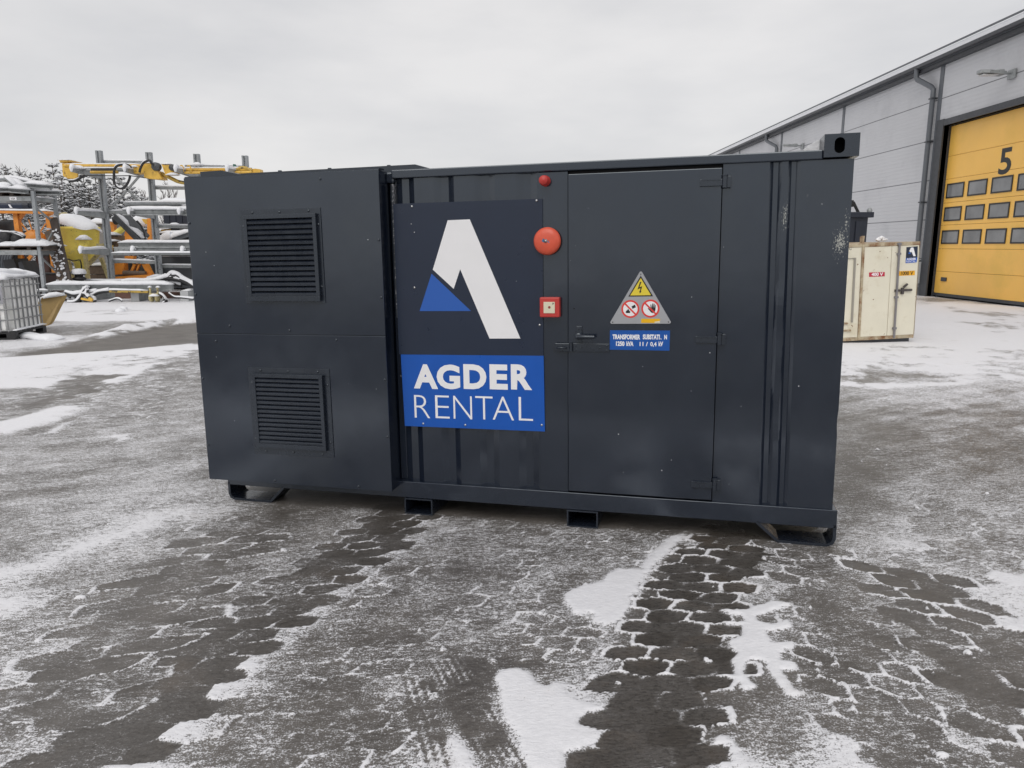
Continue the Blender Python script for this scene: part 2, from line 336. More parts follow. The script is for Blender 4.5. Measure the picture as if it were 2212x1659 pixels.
def track(pts, hw, pitch, cross, fill, line, lw, jit=.16, seed=0, lines=1., wetv=.7, fade=0., skew=0.):
    P = np.array([G2(p) for p in pts]); lo = P.min(0)-hw-.2; hi = P.max(0)+hw+.2
    k = np.where((X > lo[0]) & (X < hi[0]) & (Y > lo[1]) & (Y < hi[1]))[0]
    x = X[k]+.012*(fbm(X[k]*30, Y[k]*30, 2, 3)-.5); y = Y[k]+.012*(fbm(X[k]*30, Y[k]*30, 2, 4)-.5)
    best = np.full(len(k), 1e9); s_ = np.zeros(len(k)); t_ = np.zeros(len(k)); acc = 0.
    for i in range(len(P)-1):
        e = P[i+1]-P[i]; ln = np.hypot(*e); e = e/ln; dx = x-P[i][0]; dy = y-P[i][1]
        a = dx*e[0]+dy*e[1]; ac = np.clip(a, 0 if i else -9, ln if i < len(P)-2 else ln+9); b = dx*-e[1]+dy*e[0]
        d = np.hypot(dx-ac*e[0], dy-ac*e[1]); m = d < best; best[m] = d[m]; s_[m] = acc+ac[m]; t_[m] = b[m]; acc += ln
    s_ = s_+t_*skew
    u = s_/pitch; f1 = np.full(len(k), 9.); f2 = np.full(len(k), 9.); ct = np.zeros(len(k)); cid = np.zeros(len(k)); cs = np.zeros(len(k))
    for di in (-1, 0, 1, 2):
        row = np.floor(u)+di
        for dj in (-1, 0, 1, 2):
            off = .5*(np.mod(row, 2)); col = np.floor(t_/cross-off)+dj
            r1 = _tab[(row.astype(int)*7+seed) & 255, (col.astype(int)*13+40) & 255]; r2 = _tab[(row.astype(int)*11+seed+90) & 255, (col.astype(int)*5+9) & 255]
            sc_ = (row+jit*(r1-.5)*2)*pitch; tc_ = (col+off+jit*(r2-.5)*2)*cross
            d = np.hypot((s_-sc_)/pitch*1.05, (t_-tc_)/cross)
            nn = d < f1; f2 = np.where(nn, f1, np.minimum(f2, d)); ct = np.where(nn, tc_, ct); cs = np.where(nn, sc_, cs); cid = np.where(nn, r1, cid); f1 = np.where(nn, d, f1)
    edge = (f2-f1)*min(pitch, cross)
    ins = (np.abs(ct) < hw).astype(float)*(cs > -.05)*(cs < acc+.05)
    wn = fbm(X[k]*5, Y[k]*5, 3, 50+seed)
    ls = np.clip((wn-.5)*4+lines-.26+.55*sstep(.40, .78, np.abs(t_)/hw), 0, 1)
    wide = lw*(.6+.9*fbm(X[k]*9, Y[k]*9, 2, 60+seed))*(1+.9*sstep(.55, 1., np.abs(t_)/hw))
    ln_ = 1-sstep(wide*.55, wide*1.2, edge)
    val = fill[0]+(fill[1]-fill[0])*np.clip(cid*.5+(fbm(X[k]*7, Y[k]*7, 3, 70+seed)-.3)*1.0, 0, 1)
    val = val*(1-ln_*ls)+line*ln_*ls
    al = ins*(1-fade*sstep(.4, .7, fbm(X[k]*1.6, Y[k]*1.6, 3, 80+seed)))
    S[k] = S[k]*(1-al)+val*al; WET[k] = WET[k]*(1-al)+wetv*al
track([(1420,1110),(1330,1160),(1230,1235),(1120,1330),(1030,1420)], .36, .108, .170, (.36,.54), .84, .0075, jit=.10, seed=2, lines=.62, wetv=.35, fade=.40, skew=.34)
Q1 = lambda L_: [z1(*p) for p in L_]
Q2 = lambda L_: [z2(*p) for p in L_]
lay_poly([(-60,692),(113,693),(421,692),(620,690),(800,640),(-60,640)], 1., edge=.05, wob=.12, ws=2)
lay_poly([(-200,765),(20,766),(60,764),(190,733),(160,720),(100,722),(60,735),(-200,740)], .74, edge=.10, wob=.25, ws=2.5)
lay_poly([(110,695),(150,693),(210,697),(250,703),(180,704),(110,702)], .72, edge=.10, wob=.25, ws=2.5)
lay_poly([(60,766),(190,737),(300,714),(330,707),(440,699),(440,737),(300,753),(200,764),(100,769)], .04, edge=.05, wob=.08, ws=2)
lay_poly([(240,718),(300,707),(440,694),(440,700),(330,709),(190,737)], .45, edge=.05, wob=.1, ws=2)
lay_poly([(-250,772)]+Q1([(0,545),(500,515),(1000,490),(1690,420),(1760,470),(1690,515),(1420,600),(1240,690),(1180,735),(990,775),(870,740),(830,720),(540,735),(465,770),(490,815),(400,815),(230,805),(90,800),(0,800)])+[(-250,840)], .97, edge=.03, wob=.05, ws=4)
lay_poly([(-150,862)]+Q1([(0,890),(200,890),(300,910),(120,950),(0,970)])+[(-150,885)], .93, edge=.04, wob=.05)
lay_poly([(-150,925)]+Q1([(0,1085),(280,1020),(580,945),(700,960),(730,965),(815,995),(640,1040),(400,1110),(100,1190),(0,1205)])+[(-150,955)], .96, edge=.03, wob=.04)
lay_poly(Q1([(220,1245),(310,1205),(420,1165),(560,1115),(640,1090),(500,1165),(440,1195),(330,1215)]), .86, edge=.03, wob=.04)
lay_poly(Q1([(930,1230),(1120,1205),(1060,1235),(1180,1245),(980,1275),(1050,1245)]), .9, edge=.02, wob=.03)
lay_poly([(1790,838),(1910,836),(2012,831),(2115,823),(2300,823),(2300,812),(2010,826),(1790,822)], .93, edge=.04, wob=.12, ws=5)
lay_poly([(1790,815),(1900,806),(2050,806),(2300,803),(2300,640),(2010,655),(1790,735)], .97, edge=.05, wob=.12, ws=4)
lay_poly([(1850,800),(1900,792),(1960,800),(2000,812),(1960,822),(1900,812)], .55, edge=.12, wob=.2, ws=6)
lay_poly([(1990,642),(2230,657),(2230,669),(2120,662),(1990,655)], .35, edge=.2, wob=.3, ws=2)
lay_poly(Q2([(1430,130),(1480,110),(1380,180),(1300,270),(1240,340),(1180,400),(1120,480),(1110,520),(1060,590),(1050,630),(990,690),(970,740),(850,745),(820,720),(800,680),(700,660),(630,590),(640,550),(760,490),(870,460),(900,410),(1000,380),(1130,390),(1200,280),(1290,200)]), .95, edge=.026, wob=.020, ws=14)
lay_poly(Q2([(180,1080),(230,1035),(350,1025),(415,1055),(425,1100),(480,1135),(540,1130),(565,1105),(630,1130),(640,1190),(730,1240),(870,1280),(900,1310),(760,1330),(760,1430),(980,1430),(880,1480),(760,1490),(740,1560),(740,1610),(850,1600),(1000,1600),(850,1680),(400,1680),(330,1440),(250,1320),(200,1150)]), .94, edge=.026, wob=.020, ws=14)
lay_poly(Q2([(120,950),(205,975),(160,985)]), .9, edge=.01, wob=.01)
lay_poly(Q2([(0,1480),(20,1560),(40,1690),(-60,1690),(-300,1690),(-330,1600),(-200,1540),(-130,1450)]), .82, edge=.03, wob=.04, ws=10)
lay_poly(Q2([(1680,1440),(1740,1470),(1800,1540),(1900,1680),(1640,1680),(1560,1580)]), .85, edge=.02, wob=.04, ws=12)
lay_poly([(560,1375),(600,1368),(560,1440),(480,1505),(420,1560),(370,1615),(330,1690),(190,1690),(270,1625),(330,1575),(400,1500),(470,1440)], .90, edge=.10, wob=.06, ws=7)
lay_poly([(400,1105),(330,1150),(220,1185),(150,1205),(60,1245),(-60,1275),(-60,1235),(100,1195),(200,1158),(320,1115)], .84, edge=.12, wob=.09, ws=5)
lay_poly([(110,1290),(40,1320),(-60,1360),(-60,1300),(40,1275)], .82, edge=.12, wob=.08, ws=6)
TREE = Q2([(1640,650),(1800,655),(1960,600),(2068,610),(1960,650),(1840,690),(1870,735),(1960,752),(2068,725),(2075,760),(1910,790),(1940,870),(2090,865),(2085,890),(1985,920),(2000,985),(2110,1000),(2110,1030),(1990,1030),(2060,1130),(2120,1190),(2070,1180),(1960,1050),(1940,985),(1860,965),(1770,985),(1770,1060),(1840,1140),(1790,1155),(1730,1060),(1705,975),(1750,930),(1690,850),(1780,830),(1785,750),(1680,745),(1800,725),(1790,690)])
track([(2090,1110),(2020,1180),(1960,1240),(1900,1330)], .22, .17, .17, (.42,.55), .72, .010, seed=9, lines=.7, wetv=.3, fade=.4)
track([(470,755),(390,795),(300,850),(200,905)], .42, .11, .30, (.36,.55), .80, .012, seed=4, lines=.9, wetv=.3, fade=.5)
track([(215,812),(150,845),(60,868),(-60,880)], .28, .16, .25, (.20,.42), .70, .012, seed=5, lines=.6, wetv=.3, fade=.3)
lay_poly([(1790,1560),(1900,1545),(2010,1580),(2110,1610),(2130,1690),(1780,1690)], .80, edge=.14, wob=.12, ws=6)
lay_poly([(1940,1180),(2040,1190),(2120,1215),(2230,1200),(2300,1250),(2300,1310),(2160,1290),(2060,1280),(1980,1240)], .84, edge=.16, wob=.14, ws=5)
lay_poly([(2120,1370),(2180,1350),(2300,1380),(2300,1470),(2190,1455),(2140,1420)], .88, edge=.10, wob=.10, ws=6)
lay_poly([(800,1195),(850,1190),(760,1270),(680,1340),(600,1410),(550,1410),(640,1330),(720,1265)], .74, edge=.10, wob=.08, ws=6)
track([(1130,1120),(1000,1215),(880,1330),(760,1460),(640,1590),(560,1690)], .34, .122, .19, (.32,.52), .80, .009, jit=.10, seed=14, lines=.46, wetv=.45, fade=.55, skew=.34)
track([(930,1070),(880,1105),(800,1170),(700,1240),(600,1310),(510,1375),(420,1440),(330,1520),(180,1650)], .21, .118, .175, (.12,.46), .72, .010, jit=.10, seed=1, lines=.5, wetv=.8, fade=.25, skew=.34)
track([(560,1120),(470,1180),(390,1250),(310,1330),(200,1430),(60,1560)], .27, .125, .36, (.20,.50), .80, .009, jit=.14, seed=7, lines=.42, wetv=.5, fade=.40, skew=.34)
track([(1640,1120),(1590,1168),(1535,1233),(1490,1320),(1460,1393),(1425,1490),(1405,1590),(1390,1680),(1370,1900)], .255, .112, .178, (.03,.36), .90, .0125, jit=.09, seed=3, lines=.62, wetv=1., skew=.34)
track([(1700,1150),(1755,1215),(1790,1300),(1830,1400),(1900,1520),(1990,1680)], .20, .120, .17, (.24,.50), .86, .010, jit=.10, seed=6, lines=.55, wetv=.5, fade=.30, skew=-.3)
track([(2330,1130),(2212,1160),(2110,1200),(2000,1230)], .25, .13, .18, (.40,.56), .8, .010, jit=.1, seed=12, lines=.5, wetv=.3, fade=.35)
track([(1960,1240),(2020,1300),(2090,1380),(2190,1500),(2330,1680)], .25, .135, .20, (.14,.40), .90, .013, jit=.10, seed=8, lines=.68, wetv=.6, fade=.2, skew=-.35)
lay_poly(TREE, .95, edge=.016, wob=.013, ws=16, grow=.009)
def tyre(pts, hw, ngr, seed):
    P = np.array([G2(p) for p in pts]); lo = P.min(0)-hw-.2; hi = P.max(0)+hw+.2
    k = np.where((X > lo[0]) & (X < hi[0]) & (Y > lo[1]) & (Y < hi[1]))[0]; x = X[k]; y = Y[k]
    best = np.full(len(k), 1e9); s_ = np.zeros(len(k)); t_ = np.zeros(len(k)); acc = 0.
    for i in range(len(P)-1):
        e = P[i+1]-P[i]; ln = np.hypot(*e); e = e/ln; dx = x-P[i][0]; dy = y-P[i][1]
        a = dx*e[0]+dy*e[1]; ac = np.clip(a, 0, ln); b = dx*-e[1]+dy*e[0]; d = np.hypot(dx-ac*e[0], dy-ac*e[1])
        m = d < best; best[m] = d[m]; s_[m] = acc+ac[m]; t_[m] = b[m]; acc += ln
    al = (1-sstep(hw*.7, hw*1.1, best))*sstep(0, .45, s_)*sstep(.30, .55, fbm(x*3.5, y*3.5, 3, seed+7)+.12)
    g = np.abs(np.mod(t_/(2*hw)*ngr, 1)-.5)/ngr*2*hw
    c = np.abs(np.mod(s_/.055+t_*3, 1)-.5)*.055
    v = .24+.10*(fbm(x*40, y*40, 2, seed)-.5)+.5*(1-sstep(.003, .009, g))*sstep(.35, .6, fbm(x*6, y*6, 3, seed))+.20*(1-sstep(.002, .007, c))*sstep(.5, .65, fbm(x*5, y*5, 3, seed+3))
    S[k] = S[k]*(1-al)+v*al; WET[k] = WET[k]*(1-al)+.5*al
tyre([(930,1370),(985,1470),(1040,1570),(1110,1690)], .085, 6, 91)
tyre([(870,1400),(900,1500),(930,1600),(960,1700)], .06, 4, 95)
# snow cover thinned below the steel box
lx = (X-CO.x)*CU.x+(Y-CO.y)*CU.y; ly = -((X-CO.x)*CN.x+(Y-CO.y)*CN.y)
und = sstep(-2.85, -2.5, lx)*(1-sstep(1.0, 1.2, lx))*sstep(-.05, .12, ly)*(1-sstep(2.1, 2.4, ly))
S = S*(1-und*.75); S = np.clip(S, 0, 1)
# heights: the lie of the yard, the thickness of the snow, a ploughed ridge
RUT = [[(1800,812),(1880,800),(1960,806),(2000,815),(1930,818),(1850,822)],[(1850,790),(1900,781),(1950,786),(1890,795)],[(1930,775),(1990,768),(2030,772),(1980,780)],[(1990,760),(2040,756),(2060,760),(2020,764)],[(1900,750),(1960,748),(1990,753),(1940,757)],[(2090,800),(2230,790),(2300,792),(2220,799),(2120,806)],[(2150,770),(2230,764),(2300,768),(2200,774)],[(2030,700),(2120,696),(2240,704),(2120,708)],[(1990,672),(2090,668),(2230,682),(2100,684)],[(60,810),(140,798),(200,800),(120,808)],[(210,780),(300,770),(330,774),(250,784)],[(130,675),(230,672),(280,675),(200,678)]]
for i_, r_ in enumerate(RUT): lay_poly(r_, .34+.05*(i_ % 3), edge=.10, wob=.30, ws=7)
rb_ = np.random.RandomState(12)
BL = np.zeros_like(X)
for i_ in range(90):
    bx = rb_.uniform(-2.6, 3.2); by = rb_.uniform(2.1, 6.0)
    if -2.2 < bx < 1.9 and by > 3.6: continue
    br = rb_.choice([.004, .006, .009, .013, .020], p=[.35, .3, .2, .1, .05])*(1.3 if bx > 1 else 1); k = np.where((np.abs(X-bx) < 4*br) & (np.abs(Y-by) < 4*br))[0]
    g = np.exp(-((X[k]-bx)**2+((Y[k]-by)*(.7+rb_.rand()*.6))**2)/(br*br)*(2.2-2.6*fbm(X[k]*70, Y[k]*70, 3, i_ % 40))); S[k] = np.maximum(S[k], np.clip(g*1.7, 0, .97)); BL[k] = np.maximum(BL[k], np.minimum(g, .6)*br*.3)
Z = ground_z(X, Y)+BL+.003*sstep(.7, .95, S)*(.4+1.2*fbm(X*22, Y*22, 3, 44))+.010*S*sstep(.3, .9, S)+.004*(fbm(X*9, Y*9, 3, 40)-.5)*np.clip(far, .35, 2)
Z += np.where(rr > 9, .05*(fbm(X*.8, Y*.8, 4, 41)-.5)*S, 0)
RP = np.array([G2(p) for p in ((150,742),(200,733),(245,722),(300,712),(318,708),(345,704),(400,699),(450,694))])
k = np.where((X > -12) & (X < -4) & (Y > 11) & (Y < 18))[0]; d = np.full(len(k), 1e9); al_ = np.zeros(len(k))
for i in range(len(RP)-1):
    a = RP[i]; e = RP[i+1]-a; t = np.clip(((X[k]-a[0])*e[0]+(Y[k]-a[1])*e[1])/(e@e), 0, 1); dd = np.hypot(X[k]-a[0]-t*e[0], Y[k]-a[1]-t*e[1])
    m = dd < d; d[m] = dd[m]; al_[m] = (i+t[m])/(len(RP)-1)
rn = fbm(X[k]*3.5, Y[k]*3.5, 4, 77); rg = np.clip(1-d/(.22+.25*rn), 0, 1)*(.4+.6*sstep(.1, .5, al_))
Z[k] += .17*rg*(.3+1.2*rn); S[k] = np.maximum(S[k], np.clip(rg*3, 0, 1)*np.where(rn > .40, .86, .35))
Z = np.where(Y < 1.2, ground_z(X, Y), Z)
fr_ = (1-sstep(.9, 1.7, Y))*(Y > -40); S = S*(1-fr_)+fr_*.04; WET = WET*(1-fr_)+fr_*1.   # unseen ground near and behind the camera, darkened and wetted to dim container reflections
ny, nx = GX.shape; idx = np.arange(nx*ny).reshape(ny, nx)
quads = np.stack([idx[:-1, :-1], idx[:-1, 1:], idx[1:, 1:], idx[1:, :-1]], -1).reshape(-1, 4)
me = bpy.data.meshes.new('yard'); me.vertices.add(nx*ny); me.vertices.foreach_set('co', np.stack([X, Y, Z], -1).astype(np.float32).ravel())
nq = len(quads); me.loops.add(nq*4); me.loops.foreach_set('vertex_index', quads.astype(np.int32).ravel())
me.polygons.add(nq); me.polygons.foreach_set('loop_start', (np.arange(nq)*4).astype(np.int32)); me.polygons.foreach_set('loop_total', np.full(nq, 4, np.int32))
me.polygons.foreach_set('use_smooth', np.ones(nq, bool)); me.update()
for nm, arr in (('snow_cover', S), ('wet', WET)):
    at_ = me.attributes.new(nm, 'FLOAT', 'POINT'); at_.data.foreach_set('value', arr.astype(np.float32))
yard = bpy.data.objects.new('ground', me); COL.objects.link(yard); yard['kind'] = 'structure'
yard['label'] = 'frozen asphalt yard with thin snow, slush and wheel prints'
m = bpy.data.materials.new('icy_asphalt'); m.use_nodes = True; t = m.node_tree; b = t.nodes['Principled BSDF']; l = t.links.new
geo = N('ShaderNodeNewGeometry', t)
def tn(s, d, r, sc=(1, 1, 1), rz=0., vec=None):
    mp = N('ShaderNodeMapping', t); mp.inputs['Scale'].default_value = sc; mp.inputs['Rotation'].default_value = (0, 0, rz)
    l(geo.outputs['Position'], mp.inputs[0]); n = N('ShaderNodeTexNoise', t); n.inputs['Scale'].default_value = s; n.inputs['Detail'].default_value = d; n.inputs['Roughness'].default_value = r
    l(mp.outputs[0], n.inputs['Vector']); return n.outputs[0]
def mth(op, a, b_=None, c=None):
    x = N('ShaderNodeMath', t, operation=op)
    for i, v in enumerate((a, b_, c)):
        if v is None: continue
        if isinstance(v, (int, float)): x.inputs[i].default_value = v
        else: l(v, x.inputs[i])
    return x.outputs[0]
def mrg(o, a, c, lo=0., hi=1., sm=False):
    x = N('ShaderNodeMapRange', t); x.interpolation_type = 'SMOOTHSTEP' if sm else 'LINEAR'
    l(o, x.inputs[0]); x.inputs[1].default_value = a; x.inputs[2].default_value = c; x.inputs[3].default_value = lo; x.inputs[4].default_value = hi; return x.outputs[0]
def mixc(f, a, c):
    x = N('ShaderNodeMix', t, data_type='RGBA'); l(f, x.inputs[0]) if not isinstance(f, float) else setattr(x.inputs[0], 'default_value', f)
    for k_, v in ((6, a), (7, c)):
        if isinstance(v, tuple): x.inputs[k_].default_value = (*v, 1)
        else: l(v, x.inputs[k_])
    return x.outputs[2]
asn = N('ShaderNodeAttribute', t, attribute_name='snow_cover'); awt = N('ShaderNodeAttribute', t, attribute_name='wet')
s_ = asn.outputs['Fac']; w_ = awt.outputs['Fac']
mid = mth('SUBTRACT', 1., mth('POWER', mth('ABSOLUTE', mth('MULTIPLY_ADD', s_, 2., -1.)), 2.5))
n1 = tn(150, 3, .65); n2 = tn(34, 5, .68, (1, 2.3, 1), R(-24)); n3 = tn(11, 4, .6, (1, 3.2, 1), R(-32)); n4 = tn(3.2, 5, .6)
nn = mth('ADD', mth('ADD', mth('MULTIPLY', mth('SUBTRACT', n1, .5), 1.75), mth('MULTIPLY', mth('SUBTRACT', n2, .5), 1.35)), mth('ADD', mth('MULTIPLY', mth('SUBTRACT', n3, .5), .55), mth('MULTIPLY', mth('SUBTRACT', n4, .5), .5)))
sv = mth('MULTIPLY_ADD', nn, mth('MULTIPLY', mth('MULTIPLY_ADD', mid, .85, .13), mrg(w_, .2, 1., 1., .55)), s_)
film = mth('MULTIPLY', mrg(mth('ADD', mth('MULTIPLY', n4, 1.1), mth('ADD', mth('MULTIPLY', n3, .8), mth('MULTIPLY', n2, .45))), .85, 1.55), mth('MULTIPLY', mrg(s_, .15, .55, .14, .62), mrg(w_, .18, .8, 1., .10)))
cov = mrg(sv, .40, .67, 0, 1, True)
frost = mrg(sv, .05, .55, 0, .20)
bare = mixc(mrg(n2, .3, .7), (.028, .0235, .0190), (.068, .058, .048))
grey = mixc(mrg(n4, .3, .7), (.078, .069, .060), (.128, .115, .101))
base = mixc(mrg(w_, .1, .9), grey, bare)
base = mixc(mth('MULTIPLY', mrg(n4, .52, .72), mrg(w_, .2, 1.)), base, (.080, .060, .041))
base = mixc(film, base, (.33, .305, .28)); base = mixc(frost, base, (.44, .43, .43))
snowc = mixc(mrg(n2, .35, .75), (.76, .76, .79), (.86, .86, .89))
snowc = mixc(mth('MULTIPLY', mrg(n1, .66, .72), mrg(n4, .42, .62)), snowc, (.25, .225, .20))
snowc = mixc(mrg(n4, .60, .80, 0, .35), snowc, (.50, .46, .42))
col = mixc(cov, base, snowc)
l(col, b.inputs['Base Color'])
rgh = mth('ADD', mth('MULTIPLY', cov, .22), mth('SUBTRACT', mrg(w_, 0., 1., .46, .30), mth('MULTIPLY', film, .08))); l(mth('ADD', rgh, mrg(n2, .3, .7, -.08, .08)), b.inputs['Roughness'])
b.inputs['Specular IOR Level'].default_value = .5
bp = N('ShaderNodeBump', t); bp.inputs['Strength'].default_value = .7; bp.inputs['Distance'].default_value = .012
l(mth('ADD', mth('MULTIPLY', cov, .45), mth('MULTIPLY', n2, .55)), bp.inputs['Height']); l(bp.outputs[0], b.inputs['Normal'])
me.materials.append(m)
# ------------------------------------------------------------------ the dark steel transformer container
K = thing('transformer_container', 'dark charcoal steel transformer container with blue and white sign boards, on the icy yard', 'container', m=CM)
def kb(mb, name, m, parent=K): return mb.build(name, m, parent, world=False)
W = lambda w: w+FOOT
# carcass behind the front
mb = MB(); mb.box(-2.70, 1.105, .16, 2.25, .19, W(2.0), b=.01); kb(mb, 'body_shell', 'paint')
mb = MB()
mb.box(-2.735, 1.139, 0, .10, W(0), W(.1065), b=.004); mb.box(-2.735, -2.60, .10, 2.3, W(0), W(.1065), b=.004); mb.box(1.02, 1.139, .10, 2.3, W(0), W(.1065), b=.004); mb.box(-2.6, 1.02, 2.2, 2.3, W(0), W(.1065), b=.004)
mb.box(-2.6, 1.02, .10, 2.2, W(.06), W(.10)); kb(mb, 'base_frame', 'paint')
# skid feet: bent flat bar
def foot(sgn, x0, xb, xt, y0):
    o = MB(); pts = [(x0, W(.02)), (x0, .045), (x0-sgn*.012, .016), (x0-sgn*.045, .0), (xb, .0), (xt, W(.0))]; th = .017; inn = []
    for i, p in enumerate(pts):
        a = Vector(pts[max(i-1, 0)]); c = Vector(pts[min(i+1, len(pts)-1)]); d = (c-a).normalized(); nrm = Vector((-d.y, d.x))*(-sgn)
        inn.append((p[0]+nrm.x*th, max(p[1]+nrm.y*th, th if 2 < i < 5 else p[1])))
    poly = pts+inn[::-1]; n = len(pts)
    v = []
    for yy in (y0, y0+.17):
        v += [(p[0], yy, p[1]) for p in pts]+[(p[0], yy, p[1]) for p in inn]
    f = []
    for i in range(n-1):
        f += [(i, i+1, n+i+1, n+i), (2*n+i, 3*n+i, 3*n+i+1, 2*n+i+1), (i, 2*n+i, 2*n+i+1, i+1), (n+i, n+i+1, 3*n+i+1, 3*n+i)]
    f += [(0, n, 3*n, 2*n), (n-1, 3*n-1, 4*n-1, 2*n-1)]
    o.add(v, f); kb(o, 'skid_foot', 'paint_fine')
for y0 in (.0, 2.1): foot(-1, -2.735, -2.41, -2.30, y0); foot(1, 1.139, .835, .712, y0)
for x0, x1 in ((-1.432, -1.242), (-.375, -.187)):
    o = MB(); y0, y1, z0, z1, th = -.004, 2.25, .0, W(-.002), .009
    o.box(x0, x1, y0, y1, z0, z0+th); o.box(x0, x1, y0, y1, z1-th, z1); o.box(x0, x0+th, y0, y1, z0+th, z1-th); o.box(x1-th, x1, y0, y1, z0+th, z1-th)
    kb(o, 'fork_pocket', 'paint_fine')
# top rail, corner casting, roof cover
mb = MB(); mb.box(-1.436, .962, .0, .07, W(1.982), W(2.030), b=.006); mb.box(-1.48, -1.425, .015, .06, W(1.955), W(2.022), b=.012); kb(mb, 'top_rail', 'paint')
c0 = Vector((1.047, 0, W(2.047))); hx, hz = .084, .057; outer = []; inner = []; NN = 32
for i in range(NN):
    a = 2*math.pi*i/NN; c, s = math.cos(a), math.sin(a); k_ = min(hx/max(abs(c), 1e-6), hz/max(abs(s), 1e-6)); outer.append(c0+Vector((c*k_, 0, s*k_)))
    r_ = .025; ex = r_*c; ez = r_*s+(.014 if s > 0 else -.014) if abs(s) > 1e-6 else 0; inner.append(c0+Vector((-.010+ex, 0, ez)))
for i in (NN//8, 3*NN//8, 5*NN//8, 7*NN//8): a = 2*math.pi*i/NN; outer[i] = c0+Vector((math.copysign(hx, math.cos(a)), 0, math.copysign(hz, math.sin(a))))
outer = [p+Vector((0, -.012, 0)) for p in outer]; inner = [p+Vector((0, -.012, 0)) for p in inner]
mb = MB(); mb.ring(outer, inner, (0, .018, 0)); mb.box(.963, .975, .007, .16, W(1.990), W(2.104)); mb.box(1.119, 1.131, .007, .16, W(1.990), W(2.104)); mb.box(.976, 1.118, .007, .16, W(2.092), W(2.104)); mb.box(.976, 1.118, .007, .16, W(1.990), W(2.002)); mb.box(.976, 1.118, .15, .16, W(2.003), W(2.091))
kb(mb, 'corner_casting', 'paint_fine')
mb = MB(); mb.box(.976, 1.118, .120, .148, W(2.003), W(2.091)); kb(mb, 'casting_shade', 'black')  # black plate stands in for the shade inside the casting
mb = MB(); mb.prism([(.84, .16, W(2.0)), (.86, .16, W(2.035)), (.905, .16, W(2.075)), (.945, .16, W(2.098)), (.975, .16, W(2.105)), (1.10, .16, W(2.10)), (1.11, .16, W(2.0))], (0, .10, 0)); kb(mb, 'snow_cap', 'snow'); mb = MB(); mb.prism([(.80, .261, W(2.0)), (.82, .261, W(2.02)), (.90, .261, W(2.05)), (1.10, .261, W(2.06)), (1.11, .261, W(2.0))], (0, 1.6, 0)); kb(mb, 'snow_cap', 'snow')
mb = MB(); mb.prism([(-2.66, .075, W(2.0)), (-2.62, .075, W(2.062)), (-1.31, .075, W(2.066)), (-1.22, .075, W(2.040)), (-1.20, .075, W(2.0))], (0, 1.85, 0))
for x in (-2.25, -1.9, -1.5): mb.lathe((x, .12, W(2.061)), (0, 0, 1), [(0, .014), (.012, .014), (.014, 0)], 8, False)
kb(mb, 'roof_cover', 'paint_fine')
M['slat_shade'] = mat('slat_shade_colour', (.006, .009, .015), .5)  # dark colour for the shade between the louvre slats
# ventilation housing on the left
mb = MB(); mb.box(-2.795, -1.476, -.094, 1.2, W(.068), W(2.022)); kb(mb, 'housing_core', 'paint')
mb = MB(); mb.box(-2.8004, -1.4711, -.100, -.088, W(1.0500), W(2.0277), b=.003); kb(mb, 'housing_panel', 'paint')
mb = MB(); mb.box(-2.8004, -1.4711, -.1005, -.088, W(.0644), W(1.0470), b=.003); kb(mb, 'housing_panel', 'paint')
mb = MB(); cap(mb, (-2.74, .05, W(2.024)), (-2.50, .05, W(2.024)), .2, .0); mb = MB(); mb.prism([(-2.735, -.02, W(2.024)), (-2.735, -.02, W(2.072)), (-2.58, -.02, W(2.074)), (-2.43, -.02, W(2.042)), (-2.43, -.02, W(2.024))], (0, .5, 0)); mb.box(-2.80, -1.47, -.09, -.02, W(2.0275), W(2.036)); kb(mb, 'housing_lid', 'paint_fine')
mb = MB()
for x, w in ((-2.785, 1.75), (-2.785, 1.3), (-2.785, .75), (-2.785, .3), (-1.487, 1.62), (-1.487, 1.28), (-1.487, .78), (-1.487, .42), (-2.55, 1.10), (-2.12, 1.075), (-1.80, 1.02), (-2.66, 1.0), (-1.85, 1.985), (-2.3, .085), (-1.7, .085)):
    mb = MB(); mb.lathe((x, -.1003, W(w)), (0, -1, 0), [(.0075, 0), (.0075, .004), (.004, .006), (0, .006)], 8, False); kb(mb, 'bolt', 'paint_fine')
